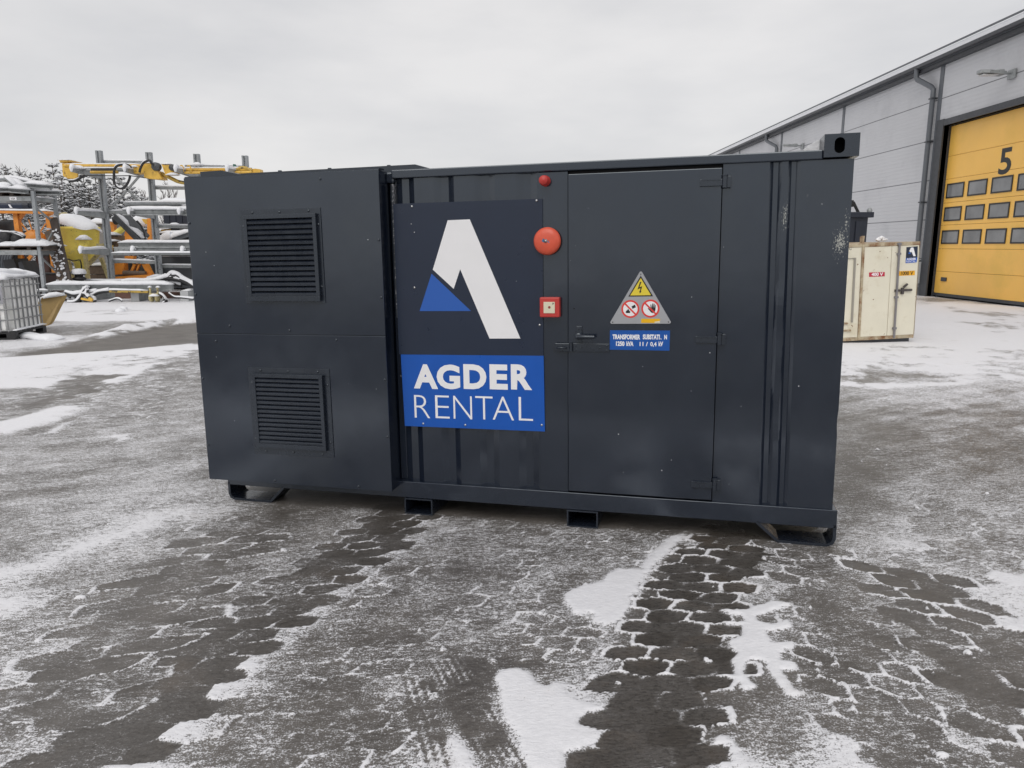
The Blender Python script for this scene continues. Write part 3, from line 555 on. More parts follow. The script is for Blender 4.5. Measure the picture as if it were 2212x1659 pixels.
def louvre(u0, u1, w0, w1, s0, s1, t0, t1, n, skew=0.):
    e = thing('louvre_grille', '', '', m=CM); del e['label'], e['category'], e['kind']; e.parent = K; e.matrix_world = CM
    e2 = MB(); y = -.1008; p = .004
    e2.box(u0, u1, y-p, y, W(w1-.046), W(w1), b=.001); e2.box(u0, u1, y-p, y, W(w0), W(w0+.046), b=.001)
    e2.box(u0, u0+.044, y-p-.0012, y, W(w0+.047), W(w1-.047), b=.001); e2.box(u1-.044, u1, y-p-.0012, y, W(w0+.047), W(w1-.047), b=.001)
    for x, w in ((u0+.02, w0+.10), (u0+.02, w1-.10), (u1-.018, w0+.1), (u1-.018, w1-.1), (u0+.09, w1-.018), ((u0+u1)/2, w1-.02), (u1-.08, w1-.018), (u0+.09, w0+.018), ((u0+u1)/2, w0+.02), (u1-.08, w0+.018)):
        e2.lathe((x, y-p-.0012, W(w)), (0, -1, 0), [(.007, 0), (.007, .003), (.003, .005), (0, .005)], 7, False)
    fr = e2.build('flange', 'paint_fine', K, world=False); fr.parent = e
    e2 = MB(); a0, a1, b0, b1 = s0-.024, s1+.024, t0-.03, t1+.024; d = .030
    e2.box(a0, a1, y-d, y, W(t1), W(b1), b=.002); e2.box(a0, a1, y-d, y, W(b0), W(t0), b=.002); e2.box(a0, s0, y-d, y, W(t0)+.0005, W(t1)-.0005, b=.002); e2.box(s1, a1, y-d, y, W(t0)+.0005, W(t1)-.0005, b=.002)
    fr = e2.build('frame', 'paint_fine', K, world=False); fr.parent = e
    pt = (t1-t0)/n
    e2 = MB()
    for i in range(n):
        z = W(t0)+pt*i
        e2.prism([(s0+.001, y-.026, z+pt*.04), (s0+.001, y-.028, z+pt*.48), (s0+.001, y-.012, z+pt*.98), (s0+.001, y-.009, z+pt*.92), (s0+.001, y-.024, z+pt*.40)], (s1-s0-.002, 0, 0))
    fr = e2.build('slats', 'paint_fine', K, world=False); fr.parent = e
    e2 = MB(); e2.box(s0, s1, y-.003, y-.0005, W(t0), W(t1)); fr = e2.build('slat_gap_shade', M['slat_shade'], K, world=False); fr.parent = e  # solid dark backing plate, paints the shade behind the slats
louvre(-2.413, -1.857, 1.247, 1.820, -2.352, -1.903, 1.290, 1.762, 15)
louvre(-2.436, -1.858, .266, .836, -2.374, -1.922, .342, .775, 15)
# post and corrugated wall left of the door
mb = MB(); mb.box(-1.470, -1.425, .05, .12, W(.107), W(1.975), b=.004); kb(mb, 'corner_post', 'paint')
mb = MB(); mb.box(-1.443, -1.424, .012, .05, W(1.15), W(1.95), b=.002)
worn = mat('rubbed_paint', (.05, .055, .066), .4, chips=(.42, .42, .44), cscale=110, camt=.58); kb(mb, 'worn_edge_strip', worn)
prof = []; u = -1.424; P = .250; ph = -1.385
segs = [(0, .022), (.045, .022), (.085, .0), (.210, .0), (.250, .022)]
prof.append((-1.424, .030+.02))
k_ = -1
while ph+P*k_ < -.54:
    for a, dd in segs[:-1]:
        x = ph+P*k_+a
        if -1.424 < x < -.545: prof.append((x, dd+.02))
    k_ += 1
prof.append((-.54, .020))
mb = MB(); z0, z1_ = W(.1068), W(1.981); n = len(prof)
mb.add([(p[0], p[1], z) for z in (z0, z1_) for p in prof], [(i, i+1, n+i+1, n+i) for i in range(n-1)]); kb(mb, 'corrugated_panel', 'paint')
mb = MB(); mb.box(-.5405, -.3705, .012, .05, W(.107), W(1.981), b=.003); mb.box(-.375, -.3695, .004, .02, W(.112), W(1.97)); kb(mb, 'door_jamb', 'paint')
# door
D_ = MB(); D_.box(-.3655, .4655, -.006, .03, W(.118), W(1.962), b=.004); door = kb(D_, 'door', 'paint'); 
mb = MB(); mb.box(-.40, .50, .035, .05, W(.107), W(1.985)); kb(mb, 'door_gap_shade', 'black')  # black sheet that paints the darkness in the gap round the door
def dk(mb, name, m): o = mb.build(name, m, K, world=False); o.parent = door; return o
for w in (1.887, 1.046, .212):
    o = MB(); o.box(.352, .468, -.018, -.006, W(w-.020), W(w+.016), b=.002); o.box(.36, .46, -.0215, -.018, W(w+.010), W(w+.016)); o.tube([(.480, -.014, W(w-.030)), (.480, -.014, W(w+.030))], .013, 12); o.tube([(.480, -.014, W(w+.031)), (.480, -.014, W(w+.038))], .016, 12); o.box(.485, .513, -.012, .012, W(w-.03), W(w+.03), b=.002); dk(o, 'hinge', 'paint_fine')
o = MB(); o.box(-.317, -.284, -.016, -.006, W(1.016), W(1.112), b=.002); o.lathe((-.300, -.006, W(1.056)), (0, -1, 0), [(.021, 0), (.021, .034), (.017, .038), (0, .038)], 18); o.tube([(-.300, -.040, W(1.054)), (-.285, -.050, W(1.054)), (-.255, -.052, W(1.054)), (-.206, -.052, W(1.054))], [.013, .013, .0125, .012], 12)
o.lathe((-.306, -.044, W(1.050)), (0, -1, 0), [(.012, 0), (.012, .004), (0, .004)], 12); o.lathe((-.300, -.016, W(1.099)), (0, -1, 0), [(.005, 0), (.004, .004), (0, .004)], 8); dk(o, 'handle', 'paint_fine')
o = MB(); o.box(-.336, -.124, -.014, -.006, W(.964), W(1.012), b=.002); o.tube([(-.347, -.018, W(.966)), (-.347, -.018, W(1.016))], .0105, 12); o.box(-.441, -.356, -.019, -.011, W(.964), W(1.012), b=.003); o.tube([(-.428, -.02, W(.985)), (-.425, -.036, W(.987)), (-.40, -.041, W(.988)), (-.378, -.038, W(.987)), (-.375, -.02, W(.985))], .006, 8); o.box(-.455, -.441, -.004, .012, W(.968), W(.998))
for x, z in ((-.318, .976), (-.318, 1.0), (-.14, .974), (-.14, 1.0), (-.29, .988), (-.18, .988)): o.lathe((x, -.014, W(z)), (0, -1, 0), [(.006, 0), (.004, .004), (0, .004)], 8)
dk(o, 'hasp', 'paint_fine')
o = MB(); o.lathe((-.331, -.0065, W(1.213)), (0, -1, 0), [(.0042, 0), (.0042, .0012), (0, .0012)], 10, False); dk(o, 'key_hole', 'black')
# right hand wall with its deep pressed ribs
prof = [(.4705, .012), (.716, .012), (.735, .029), (.760, .029), (.778, .014), (.808, .014), (.825, .029), (.848, .029), (.868, .012), (1.1136, .012), (1.1136, .4)]
mb = MB(); n = len(prof); NZ = 40
vs = []
for j in range(NZ+1):
    z = z0+(z1_-z0)*j/NZ; wv = (z-z0)/(z1_-z0)
    for x, y in prof:
        dy = 0.; dx = 0.
        if .77 < x < .82: dx = .03*(.5-wv)*2*.35+.006*mnoise.noise(Vector((wv*5, 0, 0))); dy = .004*mnoise.noise(Vector((wv*9, 3, 0)))
        if .71 < x < .77 or .82 < x < .87: dx = .02*(.5-wv)
        if x > 1.11: dx = -.007*math.exp(-((z-W(.60))/.03)**2)
        vs.append((x+dx, y+dy, z))
mb.add(vs, [(j*n+i, j*n+i+1, (j+1)*n+i+1, (j+1)*n+i) for j in range(NZ) for i in range(n-1)])
# scraped paint patches on the right hand wall
def scraped():
    m = M['paint'].copy(); m.name = 'charcoal_paint_scraped'; t = m.node_tree; l = t.links.new; b = t.nodes['Principled BSDF']
    tc = N('ShaderNodeTexCoord', t); src = b.inputs['Base Color'].links[0].from_socket; tot = None
    for (cx_, cz, sx, sz, a) in ((1.07, 1.56, .05, .085, 1.15), (1.095, 1.66, .02, .09, .9), (.793, 1.70, .022, .10, 1.05), (.90, 1.80, .02, .04, .6)):
        mp_ = N('ShaderNodeMapping', t); mp_.vector_type = 'POINT'; mp_.inputs['Location'].default_value = (-cx_/sx, 0, -W(cz)/sz); mp_.inputs['Scale'].default_value = (1/sx, 0, 1/sz); l(tc.outputs['Object'], mp_.inputs[0])
        ln = N('ShaderNodeVectorMath', t, operation='LENGTH'); l(mp_.outputs[0], ln.inputs[0])
        r_ = N('ShaderNodeMapRange', t); l(ln.outputs['Value'], r_.inputs[0]); r_.inputs[1].default_value = 0; r_.inputs[2].default_value = 1.5; r_.inputs[3].default_value = a; r_.inputs[4].default_value = 0
        if tot is None: tot = r_.outputs[0]
        else:
            q = N('ShaderNodeMath', t, operation='MAXIMUM'); l(tot, q.inputs[0]); l(r_.outputs[0], q.inputs[1]); tot = q.outputs[0]
    mp_ = N('ShaderNodeMapping', t); mp_.inputs['Scale'].default_value = (1.2, 1, .6); l(tc.outputs['Object'], mp_.inputs[0])
    n_ = N('ShaderNodeTexNoise', t); n_.inputs['Scale'].default_value = 150; n_.inputs['Detail'].default_value = 4; n_.inputs['Roughness'].default_value = .65; l(mp_.outputs[0], n_.inputs['Vector'])
    q = N('ShaderNodeMath', t, operation='MULTIPLY_ADD'); l(tot, q.inputs[0]); q.inputs[1].default_value = .26; l(n_.outputs[0], q.inputs[2])
    r_ = N('ShaderNodeMapRange', t); l(q.outputs[0], r_.inputs[0]); r_.inputs[1].default_value = .74; r_.inputs[2].default_value = .80
    x = N('ShaderNodeMix', t, data_type='RGBA'); l(r_.outputs[0], x.inputs[0]); l(src, x.inputs[6]); x.inputs[7].default_value = (.42, .42, .38, 1); l(x.outputs[2], b.inputs['Base Color'])
    return m
kb(mb, 'ribbed_panel', scraped())
# fire beacon, bell, call point
o = MB(); o.lathe((-.4985, .012, W(1.931)), (0, -1, 0), [(.030, 0), (.030, .02), (.026, .024), (.026, .058), (.023, .064), (0, .066)], 24); kb(o, 'fire_beacon', 'red_plastic')
o = MB(); pr = [(.060, 0), (.0775, .012), (.079, .022), (.0775, .032), (.068, .043), (.045, .049), (.02, .051), (0, .051)]; o.lathe((-.485, .011, W(1.596)), (0, -1, 0), pr, 40); bell = kb(o, 'fire_bell', 'red')
o = MB(); o.lathe((-.488, -.0395, W(1.597)), (0, -1, 0), [(.011, 0), (.011, .003), (.006, .0045), (.006, .008), (0, .009)], 14); q = o.build('centre_screw', 'steel', K, world=False); q.parent = bell
o = MB(); yb = -.0408; o.prism([(-.512, yb, W(1.596)), (-.497, yb, W(1.588)), (-.497, yb, W(1.606)), (-.503, yb, W(1.612))], (0, .004, 0)); o.prism([(-.478, yb+.0006, W(1.592)), (-.468, yb+.0006, W(1.584)), (-.462, yb+.0012, W(1.592)), (-.470, yb+.0006, W(1.600))], (0, .004, 0)); q = o.build('printed_mark', mat('faded_blue_print', (.05, .17, .32), .5, var=.4, vscale=120), K, world=False); q.parent = bell
o = MB(); o.box(-.528, -.411, -.034, .011, W(1.163), W(1.278), b=.006); call = kb(o, 'fire_call_point', 'red_plastic')
def ck(mb, nm, m): q = mb.build(nm, m, K, world=False); q.parent = call
o = MB(); o.box(-.504, -.438, -.0365, -.0335, W(1.187), W(1.252), b=.001); ck(o, 'break_plate', 'cream_plastic')
o = MB(); o.lathe((-.470, -.0364, W(1.221)), (0, -1, 0), [(.0075, 0), (.0075, .0012), (0, .0012)], 16, False); ck(o, 'press_dot', mat('dull_red', (.30, .05, .04), .5))
o = MB(); o.prism([(-.452, -.0366, W(1.236)), (-.445, -.0366, W(1.239)), (-.441, -.0366, W(1.246)), (-.452, -.0366, W(1.248))], (0, -.0006, 0)); ck(o, 'small_print', mat('grey_print', (.22, .21, .16), .5))
# the big sign board
sb = MB(); sb.box(-1.432, -.515, .004, .010, W(.925), W(1.834)); board = kb(sb, 'sign_board', 'navy')
sb = MB()
# lower board hangs a touch lower at the right, like a hand-cut sheet
sb.prism([(-1.420, .0025, W(.9235)), (-.514, .0025, W(.9335)), (-.509, .0025, W(.476)), (-1.411, .0025, W(.470))], (0, .006, 0)); board2 = kb(sb, 'sign_board', 'blue')
def on(par, mb, nm, m): q = mb.build(nm, m, K, world=False); q.parent = par; return q
P3 = lambda L_, y: [(a, y, W(b)) for a, b in L_]
o = MB(); o.prism(P3([(-1.088,1.729),(-.951,1.731),(-.654,1.034),(-.844,1.031),(-1.018,1.443),(-1.062,1.327),(-1.191,1.442)], .004), (0, -.0012, 0)); on(board, o, 'logo_stroke', 'white')
o = MB(); o.prism(P3([(-1.20,1.418),(-.957,1.195),(-1.285,1.193)], .004), (0, -.0012, 0)); on(board, o, 'logo_triangle', 'logo_blue')
o = MB()
for s_, x, w, lo in (('A', -1.340, .160, .713), ('G', -1.188, .152, .715), ('D', -1.014, .146, .720), ('E', -.848, .113, .723), ('R', -.715, .130, .726)): lay(o, text(s_, w, .153, .045), lambda a, c, x=x, lo=lo: (x+a, .0017, W(lo+c)))
on(board2, o, 'lettering', 'white_letters')
o = MB()
for s_, x, w, lo in (('R', -1.342, .104, .527), ('E', -1.203, .093, .530), ('N', -1.084, .120, .531), ('T', -.942, .110, .534), ('A', -.833, .134, .536), ('L', -.669, .088, .538)): lay(o, text(s_, w, .144, -.018), lambda a, c, x=x, lo=lo: (x+a, .0017, W(lo+c)))
on(board2, o, 'lettering', 'white_letters')
for par, L_ in ((board, ((-1.311,1.815),(-.549,1.825),(-1.313,1.335),(-.536,1.115))), (board2, ((-1.287,.49),(-1.01,.494),(-.528,.515)))):
    for x, w in L_:
        o = MB(); o.lathe((x, .0035, W(w)), (0, -1, 0), [(.0075, 0), (.0075, .002), (.005, .005), (0, .006)], 10); on(par, o, 'screw', 'steel')
# triangular warning plate
def rounded(pts, r, n=5):
    out_ = []; k = len(pts)
    for i in range(k):
        p = Vector(pts[i]); a = (Vector(pts[i-1])-p).normalized(); b_ = (Vector(pts[(i+1) % k])-p).normalized(); h = math.acos(max(-1, min(1, a.dot(b_))))/2; d = r/math.tan(h); c = p+(a+b_).normalized()*(r/math.sin(h))
        s0 = p+a*d; s1 = p+b_*d; a0 = (s0-c); a1 = (s1-c)
        for j in range(n+1):
            t_ = j/n; v = (a0*(1-t_)+a1*t_).normalized()*r; out_.append(tuple(c+v))
    return out_
yp = -.0125
o = MB(); o.prism(P3(rounded([(.046,1.428),(-.127,1.127),(.222,1.131)], .008), -.006), (0, -.0065, 0)); plate = on(door, o, 'warning_plate', 'sign_grey')
def wp(mb, nm, m): q = mb.build(nm, m, K, world=False); q.parent = door; return q
# third level is the limit, so the marks on the plate sit beside it under the door
o = MB(); o.prism(P3([(.046,1.397),(-.021,1.281),(.116,1.283)], yp), (0, -.0008, 0)); wp(o, 'warning_border', 'sign_black')
o = MB(); o.prism(P3([(.0465,1.384),(-.0105,1.2875),(.1045,1.2890)], yp-.0008), (0, -.0006, 0)); wp(o, 'warning_field', 'sign_yellow')
o = MB(); o.prism(P3([(.043,1.363),(.051,1.363),(.040,1.333),(.055,1.339),(.048,1.311),(.052,1.312),(.043,1.298),(.039,1.314),(.043,1.312),(.046,1.329),(.030,1.321)], yp-.0014), (0, -.0006, 0)); wp(o, 'lightning_arrow', 'sign_black')
for cxx, czz, kind in ((-.009, 1.2115, 'fire'), (.1025, 1.2145, 'hand')):
    r0 = .0505
    o = MB(); o.lathe((cxx, yp, W(czz)), (0, -1, 0), [(r0, 0), (r0, .0006), (0, .0006)], 40, False); wp(o, 'prohibition_disc', 'sign_red')
    o = MB(); o.lathe((cxx, yp-.0006, W(czz)), (0, -1, 0), [(r0*.80, 0), (r0*.80, .0005), (0, .0005)], 36, False); wp(o, 'prohibition_field', 'white')
    y2 = yp-.0011; o = MB(); q = lambda L_: [(cxx+a*r0, y2, W(czz+b_*r0)) for a, b_ in L_]
    if kind == 'fire':
        o.prism(q([(.12,.28),(.50,.50),(.62,.20),(.25,.02)]), (0, -.0004, 0)); o.prism(q([(-.50,-.45),(-.02,-.45),(-.01,-.16),(-.10,-.26),(-.16,-.08),(-.26,.04),(-.28,-.06),(-.42,-.18),(-.50,-.30)]), (0, -.0004, 0))
    else:
        o.prism(q([(-.30,.02),(-.20,.04),(.02,-.14),(.00,.45),(.08,.46),(.14,.02),(.20,.56),(.29,.56),(.30,.02),(.36,.55),(.44,.54),(.43,.02),(.50,.42),(.57,.40),(.55,-.15),(.48,-.38),(.30,-.50),(.10,-.44)]), (0, -.0004, 0))
    wp(o, 'pictogram', 'sign_black')
    o = MB(); d = Vector((.70, 0, -.70)); pn = Vector((.70, 0, .70)); c = Vector((cxx, y2-.0004, W(czz))); hl = r0*.86; hw = r0*.09
    o.prism([c-d*hl-pn*hw, c+d*hl-pn*hw, c+d*hl+pn*hw, c-d*hl+pn*hw], (0, -.0004, 0)); wp(o, 'prohibition_bar', 'sign_red')
o = MB(); o.prism(P3([(.0525,1.157),(.1565,1.158),(.1565,1.134),(.0525,1.134)], yp), (0, -.0006, 0)); wp(o, 'orange_sticker', 'sign_orange')
o = MB(); o.prism(P3([(.128,1.141),(.1565,1.146),(.1565,1.134),(.126,1.134)], yp-.0006), (0, -.0004, 0)); wp(o, 'torn_corner', 'cream_plastic')
for x, w in ((.046, 1.405), (-.108, 1.1365), (.203, 1.140)):
    o = MB(); o.lathe((x, yp, W(w)), (0, -1, 0), [(.0035, 0), (.0035, .001), (0, .001)], 8, False); wp(o, 'rivet_hole', 'sign_black')
# blue name plate
o = MB(); o.prism(P3([(-.123,1.0895),(.2125,1.0915),(.2115,.9785),(-.1235,.9785)], -.006), (0, -.003, 0)); wp(o, 'name_plate', 'sign_blue')
o = MB(); yq = -.0092
lay(o, text('TRANSFORMER', .156, .0285, .045), lambda a, c: (-.108+a, yq, W(1.0385+c))); lay(o, text('SUBSTATI', .094, .0285, .045), lambda a, c: (.063+a, yq, W(1.0405+c))); lay(o, text('N', .0150, .0265, .045), lambda a, c: (.1815+a, yq, W(1.0415+c)))
o.prism([(.1615, yq, W(1.0415)), (.1675, yq, W(1.0415)), (.1645, yq, W(1.0465)), (.1605, yq, W(1.0490))], (0, -.0002, 0))
lay(o, text('1250', .048, .0270, .045), lambda a, c: (-.088+a, yq, W(1.0005+c))); lay(o, text('kVA', .040, .0270, .045), lambda a, c: (-.029+a, yq, W(1.0010+c))); lay(o, text('11 /', .046, .0240, .03), lambda a, c: (.0455+a, yq, W(1.0020+c))); lay(o, text('0,4', .035, .0285, .03), lambda a, c: (.105+a, yq, W(.9980+c))); lay(o, text('kV', .0250, .0265, .04), lambda a, c: (.151+a, yq, W(1.0030+c)))
wp(o, 'name_lettering', 'white_letters')
# flecks of snow clinging to the paint
o = MB(); rnd = random.Random(5)
for i in range(40):
    x = rnd.uniform(-2.75, 1.1); w = rnd.uniform(.15, 1.95); y = -.101 if x < -1.472 else (.002 if x < -.51 else (-.0065 if x < .465 else .0115)); s_ = rnd.choice((.001, .0015, .002, .003))
    if -1.472 < x < -1.435 or -.52 < x < -.37 or .46 < x < .48 or .71 < x < .87 or (-2.45 < x < -1.85): continue
    o.lathe((x, y, W(w)), (0, -1, 0), [(s_, 0), (s_*.7, s_*.6), (0, s_*.8)], 6)
f = kb(o, 'snow_flecks', 'snow'); f['kind'] = 'stuff'
# ------------------------------------------------------------------ right side: warehouse, cream container, black container
XW = 14.3
for nm, c in (('panel', (.50, .505, .525)),):
    M[nm] = mat('grey_sandwich_panel', c, .42, var=.04, vscale=.4, dirt=(.455, .46, .48), dscale=.7, damt=.3)
t = M['panel'].node_tree; b = t.nodes['Principled BSDF']                     # faint pressed lines in the panels
tc = N('ShaderNodeTexCoord', t); sx = N('ShaderNodeSeparateXYZ', t); t.links.new(tc.outputs['Object'], sx.inputs[0])
mm_ = N('ShaderNodeMath', t, operation='MULTIPLY'); t.links.new(sx.outputs[2], mm_.inputs[0]); mm_.inputs[1].default_value = 2*math.pi/.131
sn = N('ShaderNodeMath', t, operation='SINE'); t.links.new(mm_.outputs[0], sn.inputs[0])
bp = N('ShaderNodeBump', t); bp.inputs['Strength'].default_value = .5; bp.inputs['Distance'].default_value = .004; t.links.new(sn.outputs[0], bp.inputs['Height']); t.links.new(bp.outputs[0], b.inputs['Normal'])
M['trim'] = mat('dark_grey_trim', (.105, .115, .13), .45, var=.08, vscale=3)
M['trim_dark'] = mat('graphite_frame', (.045, .048, .055), .5, var=.1)
M['door_yellow'] = mat('yellow_door', (.90, .52, .105), .40, var=.05, vscale=.7, dirt=(.80, .48, .09), dscale=.6, damt=.45)
M['glass'] = mat('door_pane', (.20, .205, .21), .12, var=.25, vscale=1.2)
M['joint'] = mat('panel_joint', (.14, .145, .155), .6)
B = thing('warehouse', 'long pale grey panel warehouse with snowy eaves and a yellow sectional door', 'building', (XW+12, 36, 0))
YN, YF = 12.0, 62.0; DY0, DY1, DZ = 19.48, 25.42, 5.62
JZ = [1.28, 2.60, 3.92, 5.25, 6.53]; VS = [18.45, 25.85, 33.22, 40.62, 48.0, 55.4]
mb = MB()
mb.box(XW, XW+.15, DY1, YF, .0, 7.7); mb.box(XW, XW+.15, YN, DY0, .0, 7.7); mb.box(XW, XW+.15, DY0, DY1, DZ, 7.7); mb.box(XW+.15, XW+24, YF-.15, YF, 0, 7.7); mb.box(XW+.15, XW+24, YN, YN+.15, 0, 7.7)
wall = reg(mb.build('wall', 'panel', B), B)
for i, z in enumerate(JZ):
    for y0, y1 in (((DY1+.43, YF-.05), (YN, DY0-.43)) if z < DZ+.2 else ((YN, YF-.05),)):
        mb = MB(); mb.box(XW-.004, XW+.01, y0, y1, z-.012, z+.012); mb.build('panel_joint', 'joint', wall)
for y in VS:
    mb = MB(); mb.box(XW-.02, XW+.01, y-.11, y+.11, .02, 7.62); mb.build('joint_cover', 'trim', wall)
mb = MB(); mb.box(XW-.006, XW+.02, YN, DY0-.45, .0, .28); mb.box(XW-.006, XW+.02, DY1+.45, YF-.02, .0, .28); mb.build('plinth', 'concrete', wall)
# eaves: fascia, gutter, snowy roof edge
mb = MB(); mb.prism([(XW-.25, YN-.3, 7.92), (XW+12, YN-.3, 9.7), (XW+24.3, YN-.3, 7.92), (XW+24.3, YN-.3, 7.70), (XW+12, YN-.3, 9.45), (XW-.25, YN-.3, 7.70)], (0, YF-YN+.6, 0)); roof = reg(mb.build('roof', 'trim', B), B)
mb = MB(); mb.prism([(XW-.31, YN-.25, 7.845), (XW-.30, YN-.25, 8.00), (XW+.4, YN-.25, 8.12), (XW+12, YN-.25, 9.80), (XW+24, YN-.25, 8.0), (XW+24, YN-.25, 7.93), (XW+12, YN-.25, 9.71), (XW-.2, YN-.25, 7.93), (XW-.262, YN-.25, 7.90), (XW-.262, YN-.25, 7.845)], (0, YF-YN+.5, 0)); mb.build('snow_cap', 'snow', roof)
mb = MB(); mb.box(XW-.34, XW-.29, YN-.3, YF+.3, 8.03, 8.075); mb.build('snow_guard', 'trim', roof)
mb = MB(); mb.box(XW-.36, XW-.20, YN-.3, YF+.3, 7.72, 7.84, b=.02); mb.box(XW-.20, XW-.001, YN-.28, YF+.28, 7.585, 7.70); mb.build('gutter', 'trim_dark', roof)
def downpipe(y0, y1):
    mb = MB(); x = XW-.12
    mb.tube([(XW-.28, y0, 7.75), (XW-.28, y0, 7.47), (XW-.26, y0-.05, 7.38), (x-.02, y1+.10, 6.99), (x, y1, 6.88), (x, y1, 6.5), (x, y1, .15), (x-.06, y1, .05)], .085, 12)
    o = reg(mb.build('downpipe', 'trim', B), B)
    for z in (1.2, 3.2, 5.2, 6.6): q = MB(); q.box(XW-.205, XW-.001, y1-.10, y1+.10, z-.02, z+.02); q.build('pipe_clamp', 'trim_dark', o)
downpipe(26.98, 26.10); downpipe(42.25, 41.0); downpipe(11.6+.9, 12.3)
# sectional door
dr = MB(); SH = [.14, .87, 1.62, 2.40, 3.13, 3.90, 4.64, DZ-.02]; x = XW+.22
for z0, z1 in zip(SH[:-1], SH[1:]): dr.box(x, x+.05, DY0+.02, DY1-.02, z0+.004, z1-.004, b=.006)
door_ = reg(dr.build('sectional_door', 'door_yellow', B), B)
mb = MB()
mb.box(XW-.05, XW+.30, DY1, DY1+.40, .0, DZ+.22); mb.build('door_frame', 'trim_dark', B)
mb = MB(); mb.box(XW-.05, XW+.30, DY0-.40, DY0, .0, DZ+.22); mb.build('door_frame', 'trim_dark', B)
mb = MB(); mb.box(XW-.045, XW+.30, DY0, DY1, DZ, DZ+.20); mb.build('door_frame', 'trim_dark', B)
mb = MB(); mb.box(x-.02, x+.07, DY0+.02, DY1-.02, .05, .143); mb.build('bottom_seal', 'trim_dark', door_)
mb = MB(); mb.box(x+.30, x+.34, DY0-.3, DY1+.3, 0, DZ+.2); mb.build('dark_interior', 'black', B)
for c in range(5):
    yc = 24.79-1.167*c
    for z0, z1 in ((3.27, 3.745), (2.525, 2.985), (1.78, 2.23)):
        w0, w1 = yc-.475, yc+.475; q = MB()
        q.box(x-.022, x-.001, w0, w1, z0, z0+.045, b=.005); q.box(x-.022, x-.001, w0, w1, z1-.045, z1, b=.005); q.box(x-.020, x-.001, w0, w0+.045, z0+.045, z1-.045); q.box(x-.020, x-.001, w1-.045, w1, z0+.045, z1-.045)
        fr = reg(q.build('window_frame', 'sign_black', B), B); fr.parent = door_
        q = MB(); q.box(x-.008, x-.002, w0+.044, w1-.044, z0+.044, z1-.044); q.build('window_pane', 'glass', door_)
mb = MB(); lay(mb, text('5', .56, .76, .02), lambda a, c: (x-.003, 22.71-a, 3.79+c)); mb.build('door_number', 'sign_black', door_)
mb = MB(); mb.box(x-.035, x-.001, 24.72, 25.02, .55, .68, b=.006); mb.build('door_handle', 'trim_dark', door_)
mb = MB(); mb.box(x-.005, x-.001, 22.76, 22.84, 1.80, 1.90); mb.build('small_sticker', 'sign_red', door_)
# wall floodlights
for y, lb in ((22.2, 'silver floodlight on a wall arm above the yellow door'), (37.6, 'silver floodlight on the far wall, beyond the dark container roof')):
    Lm = thing('flood_light', lb, 'lamp', (XW-.02, y, 6.5), group='floodlights on the warehouse wall')
    q = MB(); q.box(XW-.08, XW-.021, y-.16, y+.16, 6.40, 6.66, b=.015); q.tube([(XW-.06, y, 6.56), (XW-.34, y, 6.55)], .035, 10); q.build('wall_arm', 'galv', Lm)
    q = MB(); q.prism([(XW-.30, y-.17, 6.50), (XW-.30, y+.17, 6.50), (XW-.80, y+.20, 6.53), (XW-1.0, y+.10, 6.55), (XW-1.0, y-.10, 6.55), (XW-.80, y-.20, 6.53)], (0, 0, .085)); q.lathe((XW-.42, y, 6.58), (0, 0, 1), [(.15, 0), (.13, .06), (0, .08)], 14); q.build('lamp_head', 'galv', Lm)
    q = MB(); q.box(XW-.93, XW-.50, y-.13, y+.13, 6.49, 6.515); q.build('lamp_glass', mat('lamp_lens', (.6, .6, .6), .2), Lm)
q = MB(); q.box(XW-.28, XW-.03, 25.90, 26.28, .42, 1.17, b=.012); q.box(XW-.29, XW-.279, 25.93, 26.25, .46, 1.13); rootmesh(q, 'meter_cabinet', mat('pale_cabinet', (.42, .43, .44), .5), 'pale grey cabinet on the warehouse wall beside the yellow door', 'cabinet')
# ---- cream switchgear container
c5_ = lambda x, y: ((2340+x*.19293)*.7745, (650+y*.19293)*.7745)
YC = 13.05
p0 = at(*c5_(60, 1600), YC); p1 = at(*c5_(1040, 1565), YC)
tilt = math.atan2(p1.z-p0.z, p1.x-p0.x); ex = Vector((math.cos(tilt), .10, math.sin(tilt))).normalized(); ez = Vector((-math.sin(tilt), 0, math.cos(tilt))); ey = ez.cross(ex).normalized(); ez = ex.cross(ey)
CMx = Matrix.Identity(4)
for i, v in enumerate((ex, ey, ez)):
    for j in range(3): CMx[j][i] = v[j]
CMx.translation = p1; CI = CMx.inverted()
def cl(px, py):                        # point on the front plane of the cream container
    d = ray(*c5_(px, py)); nrm = ey; t_ = (p1-Vector((0, 0, CAM_H))).dot(nrm)/d.dot(nrm); q = CI @ (Vector((0, 0, CAM_H))+d*t_); return q.x, q.z
M['cream'] = mat('cream_paint', (.74, .70, .57), .5, var=.05, vscale=2, dirt=(.62, .56, .42), dscale=2.4, damt=.35, chips=(.20, .11, .055), cscale=11, camt=.70)
M['rust'] = mat('rusty_edge', (.46, .39, .27), .7, var=.2, vscale=6, dirt=(.20, .085, .03), dscale=5, damt=.75)
Cc = thing('switchgear_container', 'rust-edged cream steel container with 400 V and 1000 V labels, by the warehouse', 'container', m=CMx)
cb = lambda mb, n, m, par=Cc: mb.build(n, m, par, world=False)
xR, zT = cl(1170, 120); xR2, zB = cl(1085, 1490); xd = cl(1040, 1565)[0]; xL = cl(60, 1500)[0]-.9; zM = cl(700, 1490)[1]
xR = (xR+xR2)/2
q = MB(); q.box(xL, xR, .03, 5.2, zB+.02, zT-.06, b=.01); cb(q, 'body', 'cream')
q = MB(); q.box(xL, xd, .06, 5.0, -.02, zB); cb(q, 'skid_base', 'trim_dark')
q = MB(); q.box(xL, xR+.01, .0, 5.22, zT-.062, zT+.0, b=.006); cb(q, 'top_frame', 'rust')
